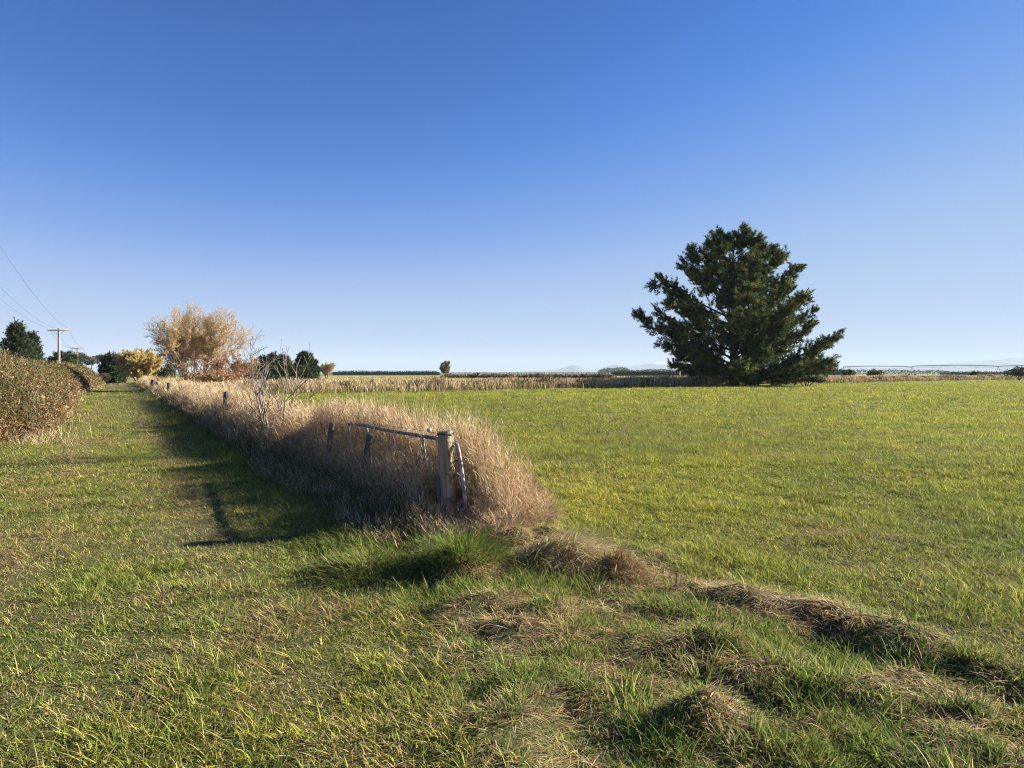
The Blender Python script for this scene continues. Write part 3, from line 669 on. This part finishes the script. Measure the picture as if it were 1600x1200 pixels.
def broad(name, loc, label, cat, H, stems_n, spread, levels, leaf_n, leafL, leafW, cols, p, seed, r0=.12, wood=None, leaf_from=.3, group=None, up=.02, kids=(5, 5, 4), lens=(.5, .42, .4), base_split=.15, twigw=1.0):
    g = np.random.default_rng(seed); T = empty(name, loc, label, cat, group)
    tr = Acc(); br = Acc(); lp, ld = [], []
    def rec(pts, rad, lev, L):
        if lev >= levels:
            return
        for k in range(kids[lev]):
            f = .28 + .72 * (k + g.random()) / kids[lev]
            b, d = at_line(pts, min(f, .99)); a = g.normal(0, .5, 3); nd = d + a; nd[2] += .25
            l2 = L * lens[lev] * (.7 + .6 * g.random()); K = 4 if lev < 2 else 3
            q, dd = polyline(b, nd, l2, K, .14, up, g)
            tube(br, q, np.linspace(rad * (1 - .6 * f) * .55, max(.004, rad * .16) * twigw, K + 1), 4 if lev < 2 else 3, cap=False)
            if lev >= 1:
                for _ in range(leaf_n if lev == levels - 1 else leaf_n // 3):
                    w, wd = at_line(q, g.random()); lp.append(w + g.normal(0, .05, 3)); ld.append(wd)
            rec(q, rad * .5, lev + 1, l2)
    for i in range(stems_n):
        a = i * 2 * pi / stems_n + g.normal(0, .3); sp = spread * (.25 + .75 * ((i * .618) % 1))
        d = np.array([cos(a) * sp, sin(a) * sp, 1.0]); L = H * (.80 + .14 * g.random()) * (1 - .10 * sp)
        q, dd = polyline(np.array([cos(a), sin(a), 0]) * base_split * (.3 + g.random()) + np.array([0, 0, -.2]), d, L, 8, .06, .035, g)
        rr = r0 * (.7 + .5 * g.random())
        tube(tr, q, np.linspace(rr, rr * .15, 9), 7); rec(q, rr, 0, L)
    link('trunk', tr, wood or M_WBARK, T, True); link('branches', br, wood or M_WBARK, T)
    if leaf_n:
        lp = np.array(lp); ld = np.array(ld); keep = (lp[:, 2] > H * leaf_from * (.5 + g.random(len(lp)))); lp, ld = lp[keep], ld[keep]
        A = Acc(); leaves(A, lp, leafL * (.7 + .6 * g.random(len(lp))), leafW, pick(len(lp), cols, p, .22), dirv=ld * .6 + np.array([0, 0, -.25])); link('crown', A, M_LEAF, T)
    return T
GOLD = [.42, .25, .06]; GOLDT = [.45, .30, .13]; RUST = [.30, .12, .06]; YEL = [.56, .42, .13]
WY = 60.0
broad('willow_tree', (wx(304, WY), WY, 0), 'large many-stemmed willow with sparse golden brown leaves beside the lane', 'willow', 6.4, 21, .66, 3, 6, .10, .035, [[.58, .37, .11], [.58, .42, .20], [.42, .30, .16]], [.4, .4, .2], 21, r0=.085, kids=(9, 8, 7), lens=(.36, .42, .5), leaf_from=.45, base_split=.5, twigw=1.0)
broad('red_leaved_shrub', (wx(352, 56), 56, 0), 'rust red autumn shrub at the right foot of the large willow', 'shrub', 3.0, 7, .8, 2, 26, .13, .07, [[.36, .21, .11], [.44, .29, .17], [.26, .16, .10]], [.5, .3, .2], 22, r0=.05, kids=(7, 6), lens=(.45, .45), leaf_from=.05, base_split=.5)
broad('golden_tree', (wx(222, 100), 100, 0), 'dense bright golden tree at the far end of the lane', 'tree', 4.3, 15, .75, 2, 110, .13, .07, [YEL, [.50, .36, .14], [.44, .38, .15]], [.5, .3, .2], 23, r0=.08, kids=(10, 9), lens=(.42, .42), leaf_from=.1, base_split=.6)
broad('bare_poplar', (wx(1062, 330), 330, 0), 'tall pale bare poplar behind the left skirt of the big pine', 'tree', 9.5, 5, .16, 2, 0, .1, .1, [GOLD], [1], 24, r0=.28, kids=(9, 6), lens=(.3, .4), twigw=4, wood=M_WBARK)
broad('willow_tree', (wx(511, 175), 175, 0), 'small round bare-twigged willow on the plain right of the pointed conifer', 'willow', 3.9, 9, .6, 2, 26, .25, .12, [GOLDT, [.30, .24, .12]], [.6, .4], 25, r0=.1, kids=(7, 6), lens=(.4, .42), leaf_from=.3, twigw=2)
broad('field_tree', (wx(697, 260), 260, 0), 'small grey-green upright tree alone on the plain', 'tree', 5.2, 7, .28, 2, 50, .5, .28, [[.20, .18, .09], [.13, .14, .07], [.26, .20, .10]], [.4, .4, .2], 26, r0=.16, kids=(7, 6), lens=(.34, .4), leaf_from=.1, twigw=2)
# dead sapling in the strip
SX, SY = fpt(7.5, -.3)
broad('dead_sapling', (SX, SY, z1(SX, SY)), 'bare pale dead sapling rising from the dry grass of the fence', 'dead tree', 1.95, 5, .36, 2, 0, .1, .1, [GOLD], [1], 33, r0=.03, kids=(8, 5), lens=(.36, .45), wood=M_DEADW, base_split=.10, twigw=1.1)

def lobes(acc, c, rx, ry, rz, n_l, n, L, W, cols, p, g, fill=.55):
    """crown of leaf faces gathered in uneven lobes"""
    d = g.normal(size=(n_l, 3)); d /= np.linalg.norm(d, axis=1)[:, None]; d[:, 2] = np.abs(d[:, 2]) * 1.1 - .25
    lc = d * np.array([rx, ry, rz]) * (.35 + .4 * g.random((n_l, 1))); lr = .3 + .25 * g.random(n_l)
    i = g.integers(0, n_l, n); q = g.normal(size=(n, 3)); q /= np.linalg.norm(q, axis=1)[:, None]
    pos = lc[i] + q * (lr[i] * (fill + (1 - fill) * g.random(n)))[:, None] * np.array([rx, ry, rz]); pos[:, 2] = np.maximum(pos[:, 2], -rz * .95)
    cl = pick(n_l, cols, p, .2)[i] * np.exp(g.normal(0, .2, (n, 1)))
    leaves(acc, pos + np.array(c), L * (.7 + .6 * g.random(n)), W, cl)
def bush(name, px, Y, ptop, wpx, label, cat, cols, p, seed, n=2500, n_l=14, group=None, trunk=0.0, zlo=0.0, deep=1.0):
    g = np.random.default_rng(seed); x = wx(px, Y); H = wz(ptop, Y); rx = wpx / 2 * Y / F
    T = empty(name, (x, Y, z1(x, Y)), label, cat, group)
    A = Acc(); hc = zlo + (H - zlo) * .5; L = max(.10, .0022 * Y)
    lobes(A, (0, 0, hc), rx, rx * deep, (H - zlo) * .52, n_l, n, L, L * .6, cols, p, g); link('crown', A, M_LEAF, T)
    A = Acc()
    for k in range(5 if trunk == 0 else 2):
        e = np.array([g.normal(0, rx * .35), g.normal(0, rx * .35), H * .75]); tube(A, [[g.normal(0, .1), g.normal(0, .1), -.2], e * .5 + g.normal(0, .1, 3), e], [max(trunk, .07), max(trunk, .07) * .7, .02], 6)
    link('trunk', A, M_BARK, T)
    return T
DG = [[.035, .05, .02], [.055, .065, .025], [.08, .08, .03]]; GG = [[.07, .085, .055], [.10, .11, .075], [.05, .06, .04]]; BR = [[.14, .09, .05], [.10, .08, .035], [.2, .13, .07]]
# eucalypts at the end of the lane
for px, Y, pt, w, zl, lb, sd in ((122, 210, 547, 30, 3.2, 'tall grey-green gum tree directly behind the second power pole', 41), (138, 230, 553, 26, 3, 'grey-green gum tree between the second and third power poles', 42),
        (158, 240, 552, 26, 3.2, 'open gum tree left of the small rounded conifer', 43), (176, 250, 551, 34, 4, 'spreading gum tree showing above the small rounded conifer', 44)):
    bush('gum_tree', px, Y, pt, w, lb, 'gum tree', GG, [.4, .3, .3], sd, 1500, 11, 'gum trees beyond the lane', .25, zl)
bush('lane_bush', 262, 75, 565, 40, 'dark olive shrub between the golden tree and the large willow', 'shrub', DG + [[.16, .12, .05]], [.3, .3, .2, .2], 51, 3000, group='shrubs at the end of the lane')
bush('lane_bush', 196, 112, 570, 34, 'low brown shrub just left of the golden tree', 'shrub', BR, [.4, .3, .3], 52, 1800, group='shrubs at the end of the lane')
bush('lane_bush', 163, 104, 583, 26, 'low grey-brown shrub closing the end of the lane', 'shrub', BR + DG, [.2, .2, .2, .2, .1, .1], 53, 1500, group='shrubs at the end of the lane')
bush('lane_bush', 385, 88, 569, 46, 'reddish brown thicket right of the rust red shrub', 'shrub', BR + [[.2, .09, .06]], [.3, .2, .2, .3], 54, 2600, group='shrubs at the end of the lane')
bush('lane_bush', 320, 57, 575, 110, 'low tangle of brown twigs round the foot of the large willow', 'shrub', BR + [GOLDT], [.35, .2, .25, .2], 55, 4200, 18, group='shrubs at the end of the lane', deep=.4)
bush('lane_bush', 72, 68, 572, 60, 'grey-brown bush between the left pines and the near power pole', 'shrub', BR + GG, [.2, .2, .15, .2, .15, .1], 56, 2600, group='shrubs behind the left hedge')
bush('field_bush', 1592, 150, 571, 34, 'dark bush cut by the right edge of the picture', 'shrub', DG, [.4, .4, .2], 57, 2200, group='bushes along the right-hand bank')
bush('field_bush', 1368, 190, 576, 24, 'small dark bush on the bank right of the big pine', 'shrub', DG, [.4, .4, .2], 58, 1200, group='bushes along the right-hand bank')
bush('field_bush', 1523, 165, 578, 18, 'little bush on the bank under the long irrigator pipe', 'shrub', DG + BR, [.2, .2, .1, .2, .2, .1], 59, 1000, group='bushes along the right-hand bank')
bush('field_bush', 1325, 145, 575, 22, 'olive bush at the right skirt of the big pine', 'shrub', DG, [.3, .4, .3], 60, 1200, group='bushes along the right-hand bank')
bush('pine_skirt_bush', 1260, 84, 584, 60, 'low green and tan brush under the right skirt of the big pine', 'shrub', DG + BR + [TAN], [.2, .2, .1, .15, .15, .1, .1], 61, 2600, 16, deep=.4)

# ---------------------------------------------------------------- hedges on the left of the lane
def hedge(name, ta, tb, sA, sB, w, h, label, seed, nsp):
    g = np.random.default_rng(seed); ox, oy = fpt((ta + tb) / 2, (sA + sB) / 2)
    T = empty(name, (ox, oy, 0), label, 'hedge', 'brown hedges along the left of the lane')
    def shape(t, a):                                             # a: 0 lane foot .. 1 far foot
        sa = sA + (sB - sA) * (t - ta) / (tb - ta)
        e = np.clip(np.minimum(t - ta, tb - t) / 1.8, 0, 1) ** .5
        lump = .74 + .28 * fbm(t, a * 3, 2.6, seed) + .38 * (fbm(t, a * 6, .8, seed + 1) - .12)
        prof = np.sin(pi * np.clip(a, 0, 1)) ** .55
        edge = (fbm(t, a * 2, 1.5, seed + 3) - .5) * 1.3
        s = sa - edge * (1 - a) - a * w
        s = (s - (sa - w / 2)) * (.45 + .55 * e) + sa - w / 2
        return s, h * lump * prof * (.35 + .65 * e), sa
    tg = np.linspace(ta + .3, tb - .3, int((tb - ta) / .4)); ag = np.linspace(.04, .96, 16)
    TG, AG = np.meshgrid(tg, ag, indexing='ij'); S, Z, SA = shape(TG, AG); S = (S - SA + w / 2) * .80 + SA - w / 2
    X, Y = fpt(TG, S); A = Acc(); n = len(ag); i0 = (np.arange(len(tg) - 1)[:, None] * n + np.arange(n - 1)[None]).ravel()
    A.add(np.stack([X.ravel() - ox, Y.ravel() - oy, Z.ravel() * .80 - .05], 1), np.stack([i0, i0 + n, i0 + n + 1, i0 + 1], 1)); link('blocking_core', A, M_HCORE, T)  # solid dark shell added inside the hedge to block light
    A = Acc(); n = nsp; t = ta + (tb - ta) * g.random(n) ** 1.4; a = g.random(n) ** 1.5
    S, Z, SA = shape(t, a); dep = g.random(n) ** 1.6 * .28 - .03 * g.random(n)
    S = (S - (SA - w / 2)) * (1 - dep) + SA - w / 2; Z = Z * (1 - dep * .6)
    x, y = fpt(t, S); zr_ = Z / h
    low = np.clip(1.05 - zr_ * 1.5 + (fbm(t, a * 4, .9, seed + 5) - .5) * 1.6, 0, 1)
    up_c = pick(n, [[.13, .115, .038], [.095, .095, .03], [.18, .125, .055], [.22, .165, .085]], [.38, .28, .20, .14]); lo_c = pick(n, [[.32, .22, .12], [.24, .13, .065], [.40, .30, .17], [.14, .09, .045]], [.3, .38, .1, .22])
    c = np.where((g.random(n) < low)[:, None], lo_c, up_c)
    c = c * (1 + (fbm(t, a * 5, 1.3, seed + 8)[:, None] - .5) * np.array([.9, .6, .5]))
    base = np.stack([x - ox, y - oy, Z], 1); k = lod(y) ** .62
    for rep in range(13):                                         # small leaves in loose clumps
        L = (.022 + .04 * g.random(n)) * k
        leaves(A, base + g.normal(0, .07, (n, 3)) * k[:, None] ** .5, L, L * (.22 + .2 * g.random(n)), c * np.exp(g.normal(0, .2, (n, 1))), up=.5)
    m = g.random(n) < .7                                        # thin upright twigs
    blades(A, base[m], g.random(m.sum()) * 2 * pi, .1 + .7 * g.random(m.sum()),   .3 + .9 * g.random(m.sum()), .15 + .25 * g.random(m.sum()) + .35 * (g.random(m.sum()) < .06), .006 * k[m], pick(m.sum(), [[.16, .10, .06], [.30, .22, .15], [.12, .10, .04]], [.4, .3, .3]), 2, tip=.3, twist=1.5)
    link('foliage', A, M_LEAF, T)
    A = Acc(); n = nsp // 14; t = ta - .6 + (tb - ta) * g.random(n) ** 1.5; s = sA + (sB - sA) * (t - ta) / (tb - ta) + g.normal(-.05, .26, n) - (fbm(t, t * 0, 1.5, seed + 3) - .5) * 1.3; x, y = fpt(t, s)
    blades(A, np.stack([x - ox, y - oy, zt(x, y) - .02], 1), g.random(n) * 2 * pi, .1 + .6 * g.random(n), .6 + g.random(n), .18 + .34 * g.random(n), .005 * lod(y) ** .8, pick(n, [STRAW, TAN, PINK, BROWN, OLIVE], [.3, .3, .15, .1, .15]), 3)
    link('dead_grass_foot', A, M_DRY, T)
hedge('hedge', 12.2, 52, -4.5, -5.7, 4.6, 1.9, 'long tall olive and rusty brown hedge along the left of the lane', 71, 30000)
hedge('hedge', 55.5, 100, -5.6, -4.9, 5, 2.1, 'farther darker hedge beyond the gap on the left of the lane', 72, 12000)

# ---------------------------------------------------------------- power line
def pole(px, Y, ptop, label):
    x = wx(px, Y); h = wz(ptop, Y)
    T = empty('power_pole', (x, Y, 0), label, 'power pole', 'power poles along the lane'); T.rotation_euler = (0, 0, R(8))
    A = Acc(); tube(A, [[0, 0, -.5], [0, 0, h * .5], [0, 0, h]], [.19, .165, .13], 12); link('pole_shaft', A, M_POLE, T, True)
    A = Acc(); box(A, (0, -.17, h - .28), (2.75, .11, .13)); link('crossarm', A, M_POLE, T)
    for s in (-1, 1):
        A = Acc(); tube(A, [[s * .75, -.17, h - .34], [s * .05, -.14, h - .95]], .025, 5); link('brace', A, M_GALV, T)
    for o in (-1.3, -.45, 1.3):
        A = Acc(); tube(A, [[o, -.17, h - .215], [o, -.17, h - .12], [o, -.17, h - .10], [o, -.17, h - .02], [o, -.17, h + .03]], [.02, .02, .06, .07, .03], 8); link('insulator', A, M_PORC, T, True)
    c, s_ = cos(R(8)), sin(R(8))
    return [np.array([x + c * o + s_ * .17, Y + s_ * o - c * .17, h + .03]) for o in (-1.3, -.45, 1.3)]
q0 = pole(-165, 22, 233, 'power pole outside the left edge') if False else None
k1 = pole(92, 95, 513, 'nearest and tallest-looking power pole above the left hedge')
k2 = pole(121, 162, 543, 'middle power pole of the three along the lane')
k3 = pole(138, 295, 561, 'farthest and smallest power pole of the three')
k0 = [p + np.array([40.0, -67.0, 0.05]) for p in k1]
nm = ('left', 'middle', 'right')
for a, b, sag, gl_ in ((k0, k1, .8, 'reaching from the near power pole out over the left edge'), (k1, k2, .9, 'between the near and the middle power pole'), (k2, k3, 1.6, 'between the middle and the farthest power pole')):
    for i in range(3):
        f = np.linspace(0, 1, 30)[:, None]; pts = a[i] + (b[i] - a[i]) * f; pts[:, 2] -= sag * 4 * (f * (1 - f))[:, 0]
        A = Acc(); tube(A, pts - a[i], np.clip(.00014 * np.hypot(pts[:, 0], pts[:, 1]), .006, .03), 4); o = link('power_cable', A, M_LINE); o.location = tuple(a[i])
        tag(o, f'{nm[i]} power cable {gl_}', 'power cable', 'cables of the power line')

# ---------------------------------------------------------------- pivot irrigator
IY = 270.0
IR = empty('pivot_irrigator', (wx(1318, IY), IY, 0), 'long thin irrigator pipe on wheeled towers beyond the right-hand bank', 'irrigator')
tw = [0, wx(1425, IY) - wx(1318, IY), wx(1560, IY) - wx(1318, IY), wx(1695, IY) - wx(1318, IY)]
for i in range(3):
    a, b = tw[i], tw[i + 1]; f = np.linspace(0, 1, 13); hh = 4.0 + .4 * np.sin(pi * f) ** .6 + (.3 if i else 0)
    A = Acc(); tube(A, np.stack([a + (b - a) * f, 0 * f, hh], 1), .13, 8); link('span_pipe', A, M_DULL, IR, True)
    A = Acc(); low = hh - 1.1 * np.sin(pi * f) ** .5
    tube(A, np.stack([a + (b - a) * f, 0 * f, low], 1), .03, 4)
    for k in range(1, 12):
        for dx in (-1.4, 1.4): tube(A, [[a + (b - a) * f[k], 0, low[k]], [a + (b - a) * f[k] + dx, dx * .4, hh[k]]], .03, 4)
    link('truss', A, M_DULL, IR)
for a in tw:
    A = Acc(); 
    for dy in (-2, 2): tube(A, [[a, 0, 4.1], [a, dy, .6]], .07, 5)
    tube(A, [[a, -2.2, .6], [a, 2.2, .6]], .08, 5); link('tower_frame', A, M_DULL, IR)
    for dy in (-2, 2):
        A = Acc(); tube(A, [[a - .15, dy, .6], [a - .12, dy, .6], [a + .12, dy, .6], [a + .15, dy, .6]], [.35, .6, .6, .35], 14); link('wheel', A, M_TYRE, IR)

# ---------------------------------------------------------------- far plain: shelterbelts and woods
def belt(name, px0, px1, Y, ptop, label, cols, p, seed, depth=12, n=2600, lump=.25, kind=None, cat='shelterbelt', group='shelterbelts on the far plain'):
    g = np.random.default_rng(seed); x0, x1 = wx(px0, Y), wx(px1, Y); H = wz(ptop, Y); ox = (x0 + x1) / 2
    A = Acc(); t = x0 + (x1 - x0) * g.random(n); top = H * (1 - lump + 1.3 * lump * fbm(t, t * 0, H * 2.5, seed) )
    e = np.clip(np.minimum(t - x0, x1 - t) / (H * 1.2), 0, 1) ** .5; top = top * (.3 + .7 * e)
    pos = np.stack([t - ox, (g.random(n) - .5) * depth, top * g.random(n) ** .6], 1); L = max(H * .16, .9)
    leaves(A, pos, L, L * .7, pick(n, cols, p, .25))
    # solid dark core inside the belt
    tgx = np.linspace(x0 + H * .3, x1 - H * .3, max(8, int((x1 - x0) / (H * .25))))
    hh = H * (.72 - lump * .6 + lump * fbm(tgx, tgx * 0, H * 2.5, seed))
    if lump < .2:
        n2 = len(tgx); yv = np.array([-depth * .3, -depth * .3, depth * .3, depth * .3]); zf = np.array([-.5, 1, 1, -.5])
        v = np.stack([np.repeat(tgx - ox, 4), np.tile(yv, n2), np.where(np.tile(zf, n2) < 0, -.5, np.repeat(hh, 4) * 1.1)], 1)
        i = np.arange(n2 - 1) * 4
        A.add(v, np.concatenate([np.stack([i + k, i + k + 1, i + k + 5, i + k + 4], 1) for k in range(3)]), (.03, .045, .025))
    o = link(name, A, M_LEAF); o.location = (ox, Y, 0)
    if kind: o['kind'] = kind
    else: tag(o, label, cat, group)
FG = [[.035, .05, .028], [.05, .06, .035]]
belt('shelterbelt', 520, 688, 520, 580, 'long low dark shelterbelt between the small willow and the grey tree', FG, [.5, .5], 81, 10, 3200, .1)
belt('shelterbelt', 955, 1140, 430, 579, 'dark clipped shelterbelt behind the left side of the big pine', FG, [.6, .4], 82, 8, 3600, .08)
belt('shelterbelt', 700, 965, 900, 581.2, 'thin distant shelterbelt line in the middle of the horizon', FG, [.5, .5], 83, 14, 3000, .3)
belt('shelterbelt', 1330, 1480, 620, 577, 'uneven dark trees on the horizon under the left irrigator span', FG, [.5, .5], 84, 14, 2600, .5)
belt('shelterbelt', 1470, 1640, 640, 580.5, 'low dark shelterbelt below the right irrigator span', FG, [.5, .5], 85, 10, 2600, .1)
belt('shelterbelt', 1200, 1330, 500, 578, 'dark shelterbelt glimpsed through the right side of the big pine', FG, [.5, .5], 86, 10, 2400, .15)
belt('far_wood', 936, 986, 1300, 573, '', FG, [.5, .5], 87, 60, 1800, .45, 'stuff')
belt('far_copse', 1000, 1052, 1500, 575, '', FG, [.5, .5], 88, 60, 1600, .45, 'stuff')
belt('far_trees', 605, 672, 1500, 579, '', FG, [.5, .5], 89, 40, 1200, .8, 'stuff')
belt('brown_scrub', 690, 960, 210, 585.5, '', BR + [[.10, .05, .04]], [.3, .2, .2, .3], 90, 5, 3200, .6, 'stuff')

# ---------------------------------------------------------------- mountains
MY = 11500.0
prof = [(380, 583), (470, 581), (530, 579), (565, 576.5), (600, 580), (660, 583), (760, 583), (820, 580), (865, 578), (880, 574.5), (896, 569.8), (915, 575), (930, 578), (945, 573), (960, 569.5), (985, 571.5), (1000, 570), (1020, 566.5),
        (1045, 565), (1075, 562.5), (1110, 565), (1160, 566), (1230, 568), (1290, 571), (1340, 577), (1400, 576), (1440, 572), (1480, 567.5), (1520, 564), (1560, 562.5), (1580, 559), (1620, 559), (1680, 562), (1800, 565)]
pxs = np.arange(380, 1800, 2.0); hs = np.interp(pxs, *zip(*prof)); hs = hs + (fbm(pxs, pxs * 0, 16, 95) - .5) * 2.0 * sst(582, 575, hs)
hz = np.maximum(wz(hs, MY), 0.0)
rows = []; dd = np.linspace(-1, 1, 9)
for d in dd:
    k = (1 - abs(d)) ** 1.2
    yy = MY + d * 1500 * (.5 + .5 * vn(pxs, pxs * 0 + d, 22, 97)); rows.append(np.stack([wx(pxs, MY) , yy, hz * k * (1 - .25 * (1 - k) * vn(pxs, pxs * 0 + d * 4, 9, 96)) - 3], 1))
V = np.stack(rows, 1); n = len(dd); i0 = (np.arange(len(pxs) - 1)[:, None] * n + np.arange(n - 1)[None]).ravel()
snow = sst(150, 215, V[..., 2] + 40 * (vn(V[..., 0], V[..., 1], 300, 98) - .5)).reshape(-1, 1) * sst(900, 940, np.repeat(pxs, n))[:, None] * sst(1200, 1150, np.repeat(pxs, n))[:, None]
A = Acc(); A.add(V.reshape(-1, 3), np.stack([i0, i0 + n, i0 + n + 1, i0 + 1], 1), np.array([.13, .14, .15]) * (1 - snow) + np.array([.8, .82, .85]) * snow)
tag(link('mountains', A, M_HILL, smooth=True), kind='structure')

# ---------------------------------------------------------------- haze
HAZE = .9e-4
if HAZE:
    A = Acc(); E = 13600.0; box(A, (0, 0, 134), (2 * E, 2 * E, 276))
    m = bpy.data.materials.new('haze_air'); m.use_nodes = True; t = m.node_tree; t.nodes.remove(t.nodes['Principled BSDF'])
    pv = t.nodes.new('ShaderNodeVolumePrincipled'); pv.inputs['Color'].default_value = (.50, .60, .74, 1); pv.inputs['Density'].default_value = HAZE
    pv.inputs['Anisotropy'].default_value = .0
    t.links.new(pv.outputs[0], t.nodes['Material Output'].inputs['Volume'])
    tag(link('haze', A, m), kind='stuff')

# ---------------------------------------------------------------- light, sky, camera
ELEV = R(22.5); AZ = R(73)                     # compass from +Y towards +X
W = bpy.data.worlds.new('World'); SC.world = W; W.use_nodes = True
t = W.node_tree; bg = t.nodes['Background']; sky = t.nodes.new('ShaderNodeTexSky'); sky.sky_type = 'NISHITA'
sky.sun_disc = False; sky.sun_elevation = ELEV; sky.sun_rotation = AZ; sky.altitude = 50; sky.air_density = .8; sky.dust_density = 0; sky.ozone_density = 5
d1 = t.nodes.new('ShaderNodeVectorMath'); d1.operation = 'SCALE'; d1.inputs['Scale'].default_value = .1; t.links.new(sky.outputs[0], d1.inputs[0])
cv = t.nodes.new('ShaderNodeRGBCurve'); cv.mapping.extend = 'EXTRAPOLATED'; cv.mapping.use_clip = False   # film-like response of the blue sky, channel by channel
for ci, pts in enumerate(([(0, 0), (.067, .036), (.115, .155), (.20, .35), (.49, .50), (1, .62)], [(0, 0), (.14, .150), (.23, .31), (.375, .50), (.60, .58), (1, .68)], [(0, 0), (.30, .50), (.45, .74), (.60, .80), (.80, .82), (1, .92)])):
    c = cv.mapping.curves[ci]
    for i, q in enumerate(pts):
        if i == 0: c.points[0].location = q
        elif i == len(pts) - 1: c.points[len(c.points) - 1].location = q
        else: c.points.new(*q)
cv.mapping.update()
d2 = t.nodes.new('ShaderNodeVectorMath'); d2.operation = 'SCALE'; d2.inputs['Scale'].default_value = 5.8
t.links.new(d1.outputs[0], cv.inputs['Color']); t.links.new(cv.outputs[0], d2.inputs[0]); t.links.new(d2.outputs[0], bg.inputs['Color']); bg.inputs['Strength'].default_value = .05
sl = bpy.data.lights.new('sun', 'SUN'); sl.energy = 5.0; sl.angle = R(.5); sl.color = (1.0, .93, .80)
so = bpy.data.objects.new('sun', sl); COL.objects.link(so)
from mathutils import Vector
dv = Vector((sin(AZ) * cos(ELEV), cos(AZ) * cos(ELEV), sin(ELEV))); so.rotation_euler = dv.to_track_quat('Z', 'Y').to_euler(); so.location = (30, 10, 30)
cd = bpy.data.cameras.new('camera'); cd.sensor_width = 36; cd.lens = 24; cd.shift_y = -(600 - HZ) / 1600; cd.clip_end = 60000; cd.clip_start = .1
co = bpy.data.objects.new('camera', cd); COL.objects.link(co); co.location = (0, 0, CAMH); co.rotation_euler = (R(90), 0, 0); SC.camera = co
SC.view_settings.view_transform = 'Standard'; SC.view_settings.look = 'None'; SC.view_settings.exposure = 1.84; SC.view_settings.gamma = 1
SC.cycles.filter_width = 1.1; SC.cycles.max_bounces = 8; SC.cycles.transparent_max_bounces = 8; SC.cycles.use_denoising = True; SC.cycles.denoiser = 'OPENIMAGEDENOISE'; SC.cycles.denoising_input_passes = 'RGB_ALBEDO_NORMAL'; SC.cycles.denoising_prefilter = 'NONE'; SC.cycles.denoising_quality = 'HIGH'; SC.cycles.volume_bounces = 1
print('FACES', sum(len(o.data.polygons) for o in COL.objects if o.type == 'MESH'))
